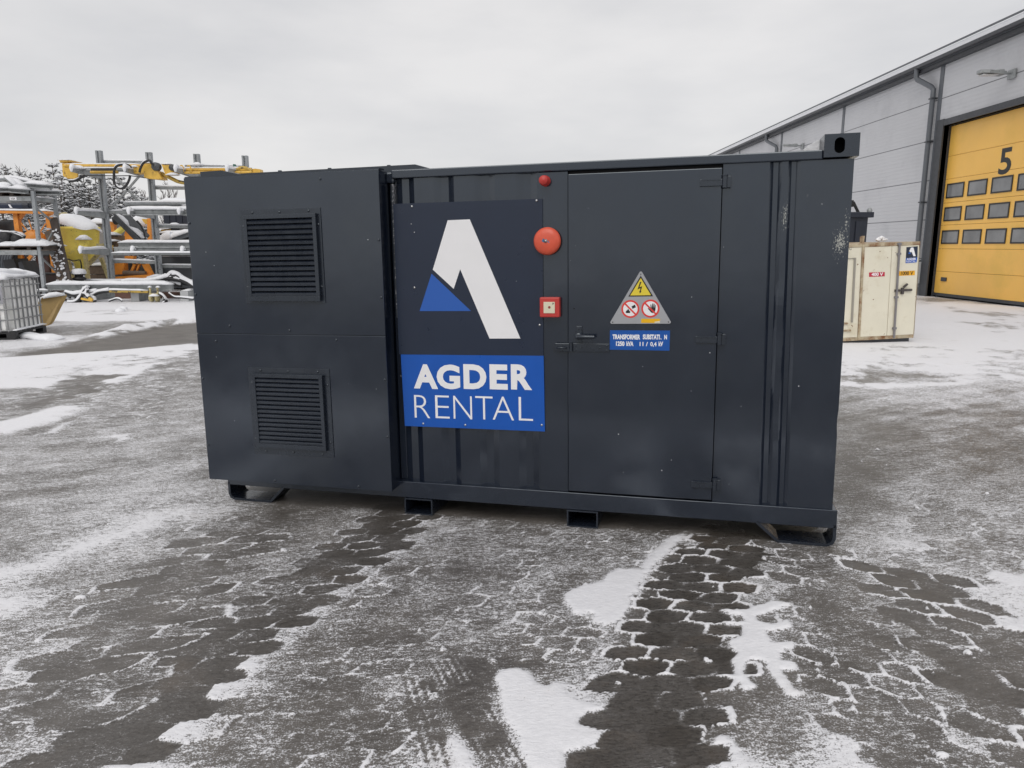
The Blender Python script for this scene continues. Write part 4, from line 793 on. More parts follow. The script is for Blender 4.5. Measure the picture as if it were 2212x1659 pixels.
q = MB(); q.box(xL, xR, .004, .05, zB-.03, zB+.03, b=.004); cb(q, 'bottom_frame', 'rust')
def vbar(px0, px1, pyt, pyb, y0, y1, n, m):
    a, t_ = cl(px0, pyt); b_, _ = cl(px1, pyt); _, u_ = cl(px0, pyb); q = MB(); q.box(min(a, b_), max(a, b_), y0, y1, u_, t_, b=.003); return cb(q, n, m)
zt = zT-.065; zb = zB+.032
xs = [xL]+[cl(p, 700)[0] for p in (312, 345, 738, 748, 1130)]
q = MB(); q.box(xL, xs[1]-.004, .006, .03, zb, zt, b=.004); d1 = cb(q, 'door_leaf', 'cream')
q = MB(); q.box(xs[2]+.004, xs[3], .006, .03, zb, zt, b=.004); d2 = cb(q, 'door_leaf', 'cream')
q = MB(); q.box(xs[3]+.007, xs[5], .004, .03, zb, zt, b=.004); d3 = cb(q, 'door_leaf', 'cream')
q = MB(); q.box(xs[1], xs[2], -.012, .03, zB-.02, zT+.0, b=.003); cb(q, 'centre_post', 'rust')
q = MB(); q.tube([(xs[1]+.02, .03, zT), (xs[1]+.02, .03, zT+.05), (xs[1]+.022, .03, zT+.13)], [.03, .025, .03], 10); q.box(xs[1]-.03, xs[1]-.015, .01, .04, zT, zT+.12); cb(q, 'lifting_lug', 'rust')
q = MB(); q.box(xs[5]+.004, xR, -.002, .03, zb, zt, b=.003); cb(q, 'corner_post', 'rust')
xb = cl(835, 700)[0]; q = MB(); q.tube([(xb, -.02, zB-.01), (xb, -.02, zT-.005)], .019, 10)
for z in (zB+.16, zB+.16+.55, zT-.2, zT-.03): q.box(xb-.035, xb+.035, -.03, .006, z-.018, z+.018)
cb(q, 'locking_bar', mat('grey_bar', (.20, .19, .20), .5, var=.15))
a = cl(800, 800); q = MB(); q.box(cl(800, 825)[0], cl(1045, 825)[0], -.03, .004, cl(900, 842)[1], cl(900, 812)[1], b=.003); q.box(cl(893, 825)[0], cl(925, 825)[0], -.035, .004, cl(900, 882)[1], cl(900, 790)[1]); z_ = cl(920, 780); z2_ = cl(975, 735); q.bar((z_[0], -.03, z_[1]), (z2_[0], -.03, z2_[1]), .03, .03, (0, 1, 0)); cb(q, 'locking_handle', mat('dark_latch', (.06, .05, .048), .5))
q = MB(); q.box(cl(185, 1000)[0], cl(212, 1000)[0], -.012, .006, cl(200, 1290)[1], cl(200, 365)[1]); q.box(xL, cl(212, 1000)[0], -.011, .006, cl(200, 368)[1], cl(200, 360)[1]); cb(q, 'recess_shade', mat('shadowed_cream', (.30, .28, .24), .6))  # strips in darkened cream, the shade of a recess put into the colour
q = MB(); 
for y0, y1 in (((75, 1300), (125, 1312)), ((65, 1405), (165, 1415))): a = cl(*y0); b_ = cl(*y1); q = MB(); q.box(a[0]-.3, b_[0], -.02, .006, min(a[1], b_[1])-.006, max(a[1], b_[1])+.006); cb(q, 'hinge_strap', 'rust')
def lab(pts, m, n, par, y=-.001, th=.002): q = MB(); q.prism([(*[cl(*p)[0]], y+.004 if False else y, cl(*p)[1]) for p in pts], (0, -th, 0)); o = cb(q, n, m); o.parent = par; return o
M['lab_red'] = mat('red_label', (.50, .025, .06), .45); M['lab_or'] = mat('orange_label', (.82, .40, .01), .45)
lab([(437, 570), (663, 563), (662, 625), (437, 633)], 'lab_red', 'voltage_label', d2, .004)
lab([(868, 552), (1097, 543), (1097, 608), (865, 618)], 'lab_or', 'voltage_label', d3, .002)
lab([(977, 205), (1140, 190), (1135, 352), (968, 362)], 'navy', 'company_label', d3, .002)
lab([(968, 363), (1135, 353), (1120, 425), (963, 435)], 'blue', 'company_label', d3, .002)
lab([(1040, 210), (1075, 208), (1108, 332), (1075, 335), (1050, 268), (1042, 283), (1015, 262)], 'white', 'logo_stroke', d3, -.0005, .0006)
lab([(1018, 270), (1040, 300), (1000, 302)], 'logo_blue', 'logo_triangle', d3, -.0005, .0006)
def ltx(s_, x0, x1, yb_, yt, bold, m, y, n, par):
    a = cl(x0, yb_); b_ = cl(x1, yb_-(x1-x0)*.03); c_ = cl(x0, yt); q = MB(); w_ = b_[0]-a[0]; lay(q, text(s_, w_, c_[1]-a[1], bold), lambda u_, v_: (a[0]+u_, y, a[1]+v_+(b_[1]-a[1])*u_/w_)); o = cb(q, n, m); o.parent = par
ltx('400 V', 470, 637, 622, 574, .03, 'white', .0015, 'lettering', d2); ltx('1000 V', 893, 1072, 609, 556, .03, 'sign_black', -.0005, 'lettering', d3)
ltx('AGDER', 978, 1113, 392, 362, .03, 'white', -.0008, 'lettering', d3); ltx('RENTAL', 974, 1110, 425, 398, .0, 'white', -.0008, 'lettering', d3)
ltx('G', 150, 182, 248, 205, .01, 'sign_black', .0055, 'lettering', d1)
q = MB(); q.tube([(xR, .03+.02*i, cl(1120, 1240)[1]+.14*math.cos(i/6*math.pi)) if False else (xR+.045*math.sin(i/6*math.pi), .10, cl(1120, 1240)[1]+.055*math.cos(i/6*math.pi)) for i in range(7)], .022, 8); cb(q, 'cable_socket', mat('brown_socket', (.09, .065, .05), .6))
# dark container behind the cream one
pk = at(1838, 466, 17.0); pr_ = at(1882, 468, 17.0)
Bk = thing('dark_container', 'tall dark blue-grey container standing behind the cream container', 'container', (pr_.x-1.2, 17.0, 0))
M['dkblue'] = mat('dark_blue_grey_paint', (.014, .018, .030), .42, var=.1)
q = MB(); q.box(pr_.x-2.4, pr_.x-.07, 17.0, 21.5, .1, pr_.z-.02)
for i in range(8): q.box(pr_.x-2.3+i*.28, pr_.x-2.16+i*.28, 16.97, 17.0, .25, pr_.z-.1)
q.build('body', 'dkblue', Bk)
q = MB(); q.box(pr_.x-2.45, pr_.x+.03, 16.93, 21.55, pr_.z-.02, pr_.z+.10, b=.01); q.build('top_frame', M['dkblue'], Bk)
q = MB(); q.bar((pr_.x-.16, 17.3, pr_.z+.1), (pr_.x-.30, 17.3, pr_.z+.34), .05, .05); q.bar((pr_.x-.30, 17.3, pr_.z+.33), (pr_.x-.9, 17.3, pr_.z+.30), .06, .10); q.box(pr_.x-.95, pr_.x-.50, 17.5, 18.2, pr_.z+.1, pr_.z+.28); q.bar((pr_.x-.28, 17.3, pr_.z+.26), (pr_.x-.60, 17.4, pr_.z+.20), .05, .05); q.build('folded_rail', M['sign_black'], Bk)
q = MB(); q.lathe((pr_.x-.05, 17.0, pr_.z+.09), (0, 0, 1), [(.05, 0), (.06, .06), (.03, .10), (0, .11)], 10); q.build('roof_lug', 'galv', Bk)
# white antler-like folded plastic on the cream container
q = MB()
for pts in (((985, 115), (1005, 90), (1025, 62)), ((1005, 112), (1030, 95), (1045, 75)), ((1030, 85), (1060, 62), (1095, 80), (1075, 108)), ((1060, 105), (1100, 100), (1150, 92))):
    w_ = [CMx @ Vector((cl(*p)[0], .9, cl(*p)[1]+.02)) for p in pts]; q.tube(w_, [.035]+[.03]*(len(w_)-2)+[.012], 7)
for v in q.v: pass
lo = min(v.z for v in q.v); off = (CMx @ Vector((xR-.1, .9, zT))).z-lo; q.v = [v+Vector((0, 0, off)) for v in q.v]
rootmesh(q, 'plastic_strip', 'white', 'curled white plastic strips lying on the roof corner of the cream container', 'strips')
# ------------------------------------------------------------------ left side: storage racks, drilling gear, hopper, liquid container
c1 = lambda x, y: (x*.2614, 309.8+y*.2614)
A = lambda x, y, Y: at(*c1(x, y), Y)                    # crop pixel -> point at depth Y
gnd = lambda p: Vector((p.x, p.y, float(ground_z(p.x, p.y))))
px_m = lambda n, Y: n*.2614/F_PX*Y                      # crop pixels -> metres at depth Y
YP, YA = 24.3, 22.75
M['galv_holes'] = mat('punched_galvanised_steel', (.30, .32, .335), .5, metal=.2, var=.16, vscale=3, chips=(.07, .075, .08), cscale=17, camt=.63)
M['snow_stuck'] = M['snow']
def snowcap(par, *strips):
    for a, b, w, h in strips: q = MB(); cap(q, a, b, w, h, seg=None); q.build('snow_cap', 'snow', par)
# ---- cantilever rack
tops = [A(817, 60, YP), A(1229, 70, YP), A(1624, 80, YP), at(529, 334, YP)]
XP = [p.x for p in tops]; ZT = tops[0].z
RK = thing('cantilever_rack', 'tall galvanised cantilever rack of four posts loaded with snowy booms and rails', 'rack', (sum(XP)/4, YP, 0))
lev = [A(620, 252, YA).z-.02, A(680, 597, YA).z-.04, A(690, 922, YA).z-.03]
for i, xp in enumerate(XP):
    q = MB(); q.box(xp-.085, xp-.03, YP-.075, YP+.075, .02, ZT-.05*i); q.box(xp+.03, xp+.085, YP-.075, YP+.075, .02, ZT-.05*i); q.box(xp-.03, xp+.03, YP-.03, YP+.03, .02, ZT-.05*i); q.build('post', 'galv_holes', RK)
    q = MB(); q.box(xp-.13, xp+.13, YA-.15, YP+.3, .0, .33, b=.01); q.build('base_beam', 'galv', RK)
    q = MB(); q.box(xp-.12, xp+.12, YA-.155, YA-.151, .02, .32); q.build('end_plate', mat('end_plate', (.45, .46, .47), .5), RK)
    snowcap(RK, (Vector((xp, YA-.1, .33)), Vector((xp, YP-.2, .33)), .24, .06))
    for j, z in enumerate(lev):
        q = MB(); q.prism([(xp-.06, YP-.076, z), (xp-.06, YP-.076, z+.22), (xp-.06, YA, z+.19), (xp-.06, YA-.03, z+.16), (xp-.06, YA-.03, z+.08)], (.12, 0, 0)); q.build('arm', 'galv', RK)
        q = MB(); cap(q, (xp, YP-.2, z+.21), (xp, YA-.02, z+.18), .15, .09); q.tube([(xp, YA+.12, z+.24), (xp, YA-.02, z+.25), (xp, YA-.07, z+.18), (xp, YA-.06, z+.08)], [.05, .07, .06, .03], 8); q.build('snow_cap', 'snow', RK)
def tie(p, q_, w=.07, h=.09, snow=True):
    q = MB(); q.bar(p, q_, w, h); q.build('tie_bar', 'galv', RK)
    if snow: snowcap(RK, (p+Vector((0, 0, h/2)), q_+Vector((0, 0, h/2)), w*1.2, .05))
YT = YP+.1
tie(A(850, 157, YT), A(1215, 160, YT)); tie(A(905, 972, YT), A(1290, 985, YT)); tie(A(895, 572, YT), A(1240, 560, YT)); tie(A(1240, 368, YT), A(1640, 372, YT)); tie(A(1285, 686, YT), A(1640, 692, YT)); tie(A(1310, 1014, YT), A(1640, 1020, YT)); tie(at(400, 360, YT), at(529, 362, YT)); 
for a, b in (((885, 575), (1200, 215)), ((940, 262), (1240, 575))):
    q = MB(); q.bar(A(*a, YT), A(*b, YT), .05, .06); q.build('cross_brace', 'galv', RK)
# ---- loads on the cantilever arms
def rail(name, label, cat, x0, x1, y0, y1, Y, m='galv', grp=None, round_=False, dp=.16, tilt=0., snow=.055, ex=None):
    a = A(x0, (y0+y1)/2, Y); b = A(x1, (y0+y1)/2+tilt, Y); h = px_m(y1-y0, Y)
    t = thing(name, label, cat, (a.x, Y, a.z-h/2), group=grp)
    q = MB()
    if round_: q.tube([a, b], h/2, 10)
    else:
        d = Vector((0, 0, h/2)); th = h*.16
        q.bar(a+d*.84, b+d*.84, dp, th); q.bar(a-d*.84, b-d*.84, dp, th); q.bar(a, b, dp*.35, h*.68)
        q.bar(a+d*.25, b+d*.25, dp*.62, h*.12); q.bar(a-d*.3, b-d*.3, dp*.62, h*.1)
    q.build('rail', m, t)
    if snow: snowcap(t, (a+Vector((0, 0, h*.46)), b+Vector((0, 0, h*.46)), (h if round_ else dp)*1.1, snow))
    return t
rail('steel_rail', 'grooved steel rail with thick snow on the middle arms, under a round pipe', 'rail', 1018, 2300, 545, 592, 22.95, grp='rails on the rack', snow=.10)
rail('steel_pipe', 'snow-covered round pipe, topmost on the middle arms beside the dark container', 'pipe', 1022, 2300, 487, 503, 23.5, round_=True, grp='rails on the rack', snow=.05)
rail('steel_channel', 'grey steel channel behind the snowy pipe on the middle arms', 'channel', 1040, 1500, 505, 535, 23.8, grp='rails on the rack', snow=.03)
rail('steel_rail', 'wide grey rail on the lower arms with a bolted splice plate', 'rail', 948, 2300, 856, 912, 22.85, grp='rails on the rack', snow=.0)
rail('steel_rail', 'snow-topped rail lying above the spliced rail on the lower arms', 'rail', 985, 2300, 820, 854, 23.1, grp='rails on the rack', snow=.09)
sp = rail('steel_bar', 'thin snow-crusted bar at the very bottom of the lower arms', 'bar', 925, 2300, 905, 922, 22.62, grp='rails on the rack', snow=.06, dp=.08)
a = A(945, 875, 22.7); q = MB(); q.box(a.x, a.x+px_m(155, 22.7), 22.70, 22.74, a.z-.07, a.z+.06, b=.006)
for i in range(4): q.lathe((a.x+.12+i*.16, 22.70, a.z), (0, -1, 0), [(.025, 0), (.025, .012), (0, .014)], 8)
tq = rootmesh(q, 'splice_plate', 'galv', 'bolted splice plate on the end of the grey lower rail', 'plate')
bm_ = rail('steel_beam', 'longest snow-topped beam, lying low across the rack feet', 'beam', 398, 1430, 1165, 1212, 22.55, grp='rails on the rack', dp=.2, snow=.12)
rail('steel_pipe', 'thin snowy pipe behind the longest low beam', 'pipe', 500, 1330, 1134, 1148, 23.6, round_=True, grp='rails on the rack', snow=.06)
rail('steel_pipe', 'short snowy pipe on the ground left of the long low beam', 'pipe', 300, 400, 1212, 1226, 22.4, round_=True, grp='rails on the rack', snow=.05)
rail('steel_pipe', 'dark pipe on the ground behind the tan panel', 'pipe', 330, 640, 1250, 1268, 22.3, round_=True, m='dark_steel', grp='rails on the rack', snow=.04)
# reddish brown beam behind
q = MB(); a = A(965, 1258, 23.9); q.box(a.x, a.x+px_m(600, 23.9), 23.8, 24.0, .0, .22); rootmesh(q, 'brown_beam', mat('red_brown_primer', (.16, .085, .065), .6, var=.2), 'red-brown primed beam lying on the ground behind the yellow pole', 'beam')
# ---- drilling booms on the top arms
YB = 23.3
T = lambda x, y, Y=YB: A(x, y, Y)
bo = thing('drill_boom', 'yellow drill boom with dark hose loops on the top arms, near the trees', 'boom', T(640, 270))
r_ = lambda n: px_m(n, YB)
q = MB(); q.tube([T(535, 183), T(1240, 185)], r_(14), 12); q.build('feed_tube', 'mach_yellow', bo)
q = MB(); q.tube([T(750, 238, YB-.15), T(975, 238, YB-.15)], r_(11), 10); q.build('lower_tube', 'mach_yellow', bo)
q = MB(); q.tube([T(625, 218, YB-.1), T(1090, 218, YB-.1)], r_(15), 12); q.build('cylinder', 'galv', bo)
q = MB(); q.bar(T(752, 216, YB-.28), T(955, 216, YB-.28), .04, r_(16)); q.build('rubber_strip', 'rubber', bo)
q = MB(); q.prism([T(*p) for p in ((512, 165), (560, 160), (570, 205), (640, 240), (640, 292), (560, 290), (520, 268))], (0, .06, 0)); q.prism([T(*p, YB+.35) for p in ((512, 165), (560, 160), (570, 205), (640, 240), (640, 292), (560, 290), (520, 268))], (0, .05, 0)); q.bar(T(545, 165, YB+.2), T(545, 148, YB+.2), .12, .3); q.box(T(498, 148).x, T(603, 148).x, YB-.05, YB+.5, T(500, 150).z, T(500, 143).z); q.build('end_bracket', 'mach_yellow', bo)
q = MB(); q.prism([T(*p, YB-.2) for p in ((1085, 200), (1140, 196), (1190, 190), (1195, 168), (1258, 165), (1275, 225), (1300, 225), (1340, 296), (1300, 298), (1190, 285), (1190, 240), (1090, 250))], (0, .4, 0)); q.build('head_block', 'mach_yellow', bo)
q = MB(); q.lathe(T(1290, 192, YB-.2), (0, -1, 0), [(r_(33), -.1), (r_(33), .05), (r_(26), .08), (r_(10), .09), (0, .12)], 16); q.build('rotary_drive', 'dark_steel', bo)
hz = lambda L_, dy=-.35: [T(x, y, YB+dy) for x, y in L_]
def spl(P, n=6):
    out_ = []
    for i in range(len(P)-1):
        p0, p1_, p2, p3 = P[max(i-1, 0)], P[i], P[i+1], P[min(i+2, len(P)-1)]
        for j in range(n):
            t = j/n; out_.append(.5*((2*p1_)+(p2-p0)*t+(2*p0-5*p1_+4*p2-p3)*t*t+(3*p1_-p0-3*p2+p3)*t**3))
    return out_+[P[-1]]
for L_ in (((940, 255), (950, 205), (985, 178), (1050, 178), (1085, 200)), ((943, 250), (942, 310), (965, 355), (1000, 372), (1040, 350), (1068, 300), (1075, 262)), ((1152, 240), (1165, 195), (1190, 158), (1235, 142), (1255, 170)), ((570, 312), (620, 308), (665, 285), (700, 265))):
    q = MB(); q.tube(spl(hz(L_)), r_(9.5), 9); q.build('hose', 'rubber', bo)
    up = [p+Vector((0, 0, r_(8))) for p in spl(hz(L_))]
    up = [p for k_, p in enumerate(up[:-1]) if (up[k_+1]-p).normalized().z**2 < .75]
    if len(up) > 6: q = MB(); q.tube(up[:len(up)//2+3], r_(7), 7); q.build('snow_cap', 'snow', bo)
M['stripe'] = mat('yellow_spiral_guard', (.50, .34, .07), .5, var=.3, vscale=18, chips=(.10, .07, .03), cscale=9, camt=.56)
q = MB(); q.tube(spl(hz(((1325, 248), (1370, 266), (1430, 296), (1490, 320), (1620, 338)), 0)), r_(15), 10); q.build('guarded_hose', 'stripe', bo)
q = MB(); q.tube(spl(hz(((660, 266), (800, 266), (960, 268), (1080, 268), (1200, 285)), -.3)), r_(4), 6); q.build('cable', 'rubber', bo)
snowcap(bo, (T(535, 172), T(1180, 174), r_(20), .035), (T(620, 206, YB-.1), T(1090, 206, YB-.1), r_(28), .045), (T(500, 143, YB+.2), T(602, 143, YB+.2), .4, .05), (T(1195, 168), T(1258, 166), .3, .06), (T(600, 208, YB-.2), T(700, 210, YB-.2), .3, .10), (T(1088, 200, YB-.1), T(1140, 197, YB-.1), .3, .07))
b2 = thing('drill_boom', 'second yellow drill boom on the top arms, partly behind the dark container', 'boom', T(1640, 270))
q = MB(); q.prism([T(*p, YB-.2) for p in ((1333, 172), (1360, 180), (1425, 178), (1432, 258), (1365, 258), (1345, 200))], (0, .4, 0)); q.build('end_bracket', 'mach_yellow', b2)
q = MB(); q.tube([T(1425, 218), T(2080, 214)], r_(13), 12); q.build('feed_tube', 'mach_yellow', b2)
q = MB(); q.tube([T(1430, 243, YB-.12), T(2080, 238, YB-.12)], r_(10), 10); q.build('lower_tube', 'mach_yellow', b2)
q = MB(); q.lathe(T(1425, 200, YB-.2), (0, -1, 0), [(r_(25), -.1), (r_(25), .05), (0, .06)], 14); q.build('rotary_drive', 'dark_steel', b2)
c2_ = lambda x, y, Y=YB: at(371.8+x*.2241, 340.8+y*.2241, Y)
q = MB(); q.tube(spl([c2_(530, 165), c2_(590, 130), c2_(640, 108), c2_(690, 98), c2_(740, 112), c2_(765, 130)]), .06, 10); q.build('guarded_hose', 'stripe', b2)
q = MB(); q.prism([c2_(*p) for p in ((765, 108), (800, 104), (845, 110), (848, 145), (770, 145))], (0, .3, 0)); q.build('head_block', 'mach_yellow', b2)
q = MB(); q.prism([c2_(*p, YB+.1) for p in ((585, 60), (605, 62), (615, 90), (590, 92))], (0, .1, 0)); q.build('green_valve', mat('green_valve', (.03, .12, .09), .5), b2)
for x_ in (1500, 1560): q = MB(); q.tube(spl(hz(((x_-14, 190), (x_+2, 182), (x_+16, 205), (x_+10, 250)), -.2)), r_(5), 7); q.build('chain_loop', 'mach_yellow', b2)
snowcap(b2, (T(1430, 207), T(2080, 203), r_(20), .04), (T(1350, 176), T(1425, 176), .35, .06), (c2_(545, 150), c2_(690, 92), .1, .04), (c2_(690, 90), c2_(770, 118), .1, .04), (c2_(200, 75), c2_(285, 70), .2, .09), (T(1380, 262, YB-.2), T(1480, 262, YB-.2), .2, .08))
# ---- yellow pole with a gripper head, lying on the ground in front of the rack feet
YG = 22.35
pl = thing('drill_pole', 'yellow banded drill pole with gripper head lying before the rack feet', 'pole', gnd(A(1000, 1260, YG)))
q = MB(); q.tube([A(800, 1220, YG), A(1225, 1226, YG)], px_m(12, YG), 10); q.build('pole', 'stripe', pl)
q = MB()
for x in (1238, 1300): q.tube(spl([A(x-2, 1188, YG), A(x+4, 1230, YG), A(x-4, 1270, YG), A(x, 1300, YG)]), px_m(8, YG), 8)
q.lathe(A(1245, 1275, YG), (1, 0, 0), [(0, 0), (px_m(32, YG), 0), (px_m(32, YG), .07), (0, .07)], 14); q.lathe(A(1292, 1275, YG), (1, 0, 0), [(0, 0), (px_m(32, YG), 0), (px_m(32, YG), .07), (0, .07)], 14); q.tube([A(1240, 1250, YG), A(1310, 1250, YG)], px_m(14, YG), 8); q.build('gripper', 'pale_yellow', pl)
snowcap(pl, (A(800, 1210, YG), A(1225, 1216, YG), .12, .05), (A(1225, 1190, YG), A(1250, 1190, YG), .12, .05), (A(1290, 1190, YG), A(1320, 1190, YG), .12, .05), (A(1240, 1262, YG-.1), A(1310, 1262, YG-.1), .2, .08))
# ---- hoses in the snow
def hoses(name, label, cat, runs, Y, r, m='snow', extra=None):
    t = thing(name, label, cat, gnd(A(runs[0][0][0], runs[0][0][1], Y)))
    for i, L_ in enumerate(runs):
        pts = spl([A(x, y, Y+.12*(i % 3)) for x, y in L_]); q = MB(); q.tube([p-Vector((0, 0, r*.5)) for p in pts], r*.7, 7); q.build('hose', 'rubber', t)
        q = MB(); q.tube([p+Vector((0, 0, r*.25)) for p in pts], [r*(.8+.35*mnoise.noise(p*3)) for p in pts], 7); q.build('snow_cap', 'snow', t)
    if extra: extra(t)
    return t
hoses('hose_heap', 'heap of snow-covered hoses draped over the long beam beside the container', 'hoses', [((1010, 1150), (1100, 1135), (1200, 1140), (1290, 1125), (1380, 1100), (1450, 1085)), ((1140, 1160), (1180, 1172), (1280, 1168), (1340, 1150), (1420, 1150), (1500, 1160)), ((1200, 1140), (1290, 1155), (1340, 1130), (1300, 1105), (1220, 1120)), ((1390, 1095), (1420, 1072), (1470, 1085), (1500, 1110), (1560, 1140), (1600, 1165)), ((1400, 1125), (1440, 1095), (1500, 1110), (1480, 1145), (1430, 1140)), ((1330, 1135), (1400, 1120), (1480, 1130), (1560, 1150), (1640, 1150)), ((1360, 1100), (1440, 1110), (1520, 1130), (1620, 1180))], 22.9, .095)
def ex_(t):
    q = MB(); q.bar(A(672, 1282, 22.15), A(765, 1300, 22.15), .05, .06); q.bar(A(735, 1278, 22.1), A(765, 1296, 22.1), .07, .07); q.build('coupling', 'mach_yellow', t)
hoses('hose_heap', 'snow-covered hose coil with yellow coupling on the ground by the first rack foot', 'hoses', [((560, 1310), (620, 1305), (660, 1270), (690, 1210), (720, 1185)), ((650, 1300), (660, 1260), (700, 1280), (740, 1260), (810, 1225), (900, 1210)), ((640, 1240), (690, 1225), (720, 1195), (730, 1180)), ((540, 1225), (600, 1240), (660, 1235), (720, 1240)), ((750, 1260), (775, 1275), (785, 1300)), ((700, 1190), (690, 1225), (665, 1262), (660, 1300)), ((720, 1200), (712, 1240), (735, 1270)), ((640, 1262), (690, 1245), (735, 1228), (800, 1215))], 22.2, .07, extra=ex_)
hoses('hose_ends', 'loose white hose ends fanning out below the gripper head', 'hoses', [((1320, 1240), (1350, 1260), (1365, 1300), (1345, 1315)), ((1315, 1235), (1345, 1250), (1378, 1290), (1368, 1320)), ((1280, 1318), (1320, 1315), (1350, 1290), (1345, 1255)), ((1395, 1235), (1440, 1265), (1500, 1270), (1600, 1280))], 22.2, .04)
hoses('hose_piece', 'short snowy hose piece lying on the snow right of the first rack foot', 'hose', [((900, 1300), (960, 1280), (990, 1285), (1010, 1300))], 21.9, .035)
# ---- yellow hopper
YH = 26.2
hp = thing('hopper', 'speckled yellow round hopper on four legs, heaped with snow', 'hopper', gnd(A(642, 1130, YH)))
hx_ = A(642, 690, YH); hr = px_m(160, YH); zc = lambda y: A(642, y, YH).z-hx_.z
q = MB(); q.lathe(hx_, (0, 0, 1), [(hr*.96, -.02), (hr, 0), (hr, zc(712)), (hr*.965, zc(715)), (hr*.86, zc(855)), (hr*.76, zc(930)), (hr*.36, zc(985)), (hr*.30, zc(1055)), (hr*.26, zc(1058))], 40); q.build('bowl', 'hop_yellow', hp)
q = MB(); q.lathe(hx_, (0, 0, 1), [(hr*1.03, -.02), (hr*1.02, .05), (hr*.9, .17), (hr*.7, .30), (hr*.45, .40), (hr*.25, .47), (0, .50)], 36); q.lump(.16, 1.5, 2.)
q.v = [v+Vector((0, 0, .12*math.sin((v.x-hx_.x)*-2.4))) for v in q.v]; q.build('snow_cap', 'snow', hp)
for (x, y), (x2, y2), Y in (((700, 885), (730, 1135), YH-hr*.9), ((880, 840), (735, 1000), YH-.3), ((835, 945), (900, 1115), YH), ((560, 950), (600, 1120), YH+hr*.8)):
    q = MB(); a = A(x, y, Y); b = A(x2, y2, Y); q.bar(a, b, .11, .11, (0, 1, 0)); q.build('leg', 'pale_yellow', hp)
q = MB(); q.box(A(655, 800, YH-hr*1.02).x, A(727, 800, YH-hr*1.02).x, YH-hr*1.12, YH-hr*.93, A(655, 882, YH-hr).z, A(655, 800, YH-hr).z, b=.01); q.build('control_box', 'hop_yellow', hp)
snowcap(hp, (A(648, 797, YH-hr), A(736, 797, YH-hr), .42, .15))
q = MB(); q.bar(A(800, 838, YH-.5), A(860, 840, YH-.5), .06, .08); q.bar(A(805, 870, YH-.5), A(855, 830, YH-.5), .05, .05); q.build('side_bracket', 'pale_yellow', hp)
q = MB(); q.tube(spl([A(560, 955, YH-.6), A(610, 970, YH-.7), A(660, 965, YH-.75), (A(672, 1010, YH-.7)), A(675, 1050, YH-.7)]), .02, 6); q.build('cable', 'rubber', hp)
q = MB(); q.tube(spl([A(470, 620, YH+.3), A(500, 590, YH+.3), A(545, 580, YH+.3), A(560, 610, YH+.3)]), .05, 8); q.tube(spl([A(480, 640, YH+.2), A(520, 605, YH+.2), A(555, 600, YH+.2)]), .04, 8); q.build('rim_pipe', 'pale_yellow', hp)
t = thing('grey_tank', 'plain grey square tank with snow on top behind the yellow hopper', 'tank', gnd(A(830, 1000, 28)))
q = MB(); a = A(720, 665, 28); b = A(900, 665, 28); q.box(a.x, b.x, 28, 29.2, .0, a.z, b=.03); q.build('body', 'concrete', t); snowcap(t, (Vector((a.x, 28.4, a.z)), Vector((b.x, 28.4, a.z)), 1.1, .22))
t = thing('wooden_crate', 'weathered plank crate standing on the ground behind the hopper legs', 'crate', gnd(A(800, 1115, 27.6)))
a = A(735, 1010, 27.6); b = A(870, 1115, 27.6); q = MB(); hgt = (a.z-.02)/3
for i in range(3): q.box(a.x, b.x, 27.6, 27.64, .02+i*hgt, .02+(i+1)*hgt-.02); q.box(a.x, a.x+.04, 27.64, 28.5, .02+i*hgt, .02+(i+1)*hgt-.02); q.box(b.x-.04, b.x, 27.64, 28.5, .02+i*hgt, .02+(i+1)*hgt-.02)
q.build('planks', 'wood', t); snowcap(t, (Vector((a.x, 28.0, a.z)), Vector((b.x, 28.0, a.z)), .9, .12))
# leaning planks
def plank(label, x0, y0, x1, y1, w, Y, m):
    t = thing('leaning_plank', label, 'plank', gnd(A(x1, y1, Y)), group='planks leaning by the hopper'); a = A(x0, y0, Y+.3); b = A(x1, y1, Y); b = b+(b-a)*(b.z-.02)/(a.z-b.z)
    q = MB(); q.bar(a, b, px_m(w, Y), .06, (0, -1, .2)); q.build('plank', m, t)
    q = MB(); rnd = random.Random(int(x0)); d = (a-b)
    for i in range(70):
        f = rnd.random()**1.5*.85+.02; s_ = rnd.uniform(.02, .05); p = b+d*f+Vector((rnd.uniform(-.1, .1), -.07, 0)); q.lathe(p, (rnd.uniform(-.2, .2), -1, .6), [(0, -.02), (s_, 0), (s_*.8, s_*.45), (0, s_*.6)], 6)
    q.lump(.05, 9.); o = q.build('clinging_snow', 'snow', t); o['kind'] = 'stuff'
    snowcap(t, (a+Vector((-px_m(w, Y)*.45, 0, .03)), a+Vector((px_m(w, Y)*.45, 0, .03)), .12, .06))
plank('pale brown plank leaning beside the rack post, left of a darker one', 400, 722, 515, 1145, 62, 23.05, 'wood')
plank('dark brown plank leaning against the yellow hopper, right of a paler one', 440, 618, 562, 1135, 60, 22.95, 'wood_dark')
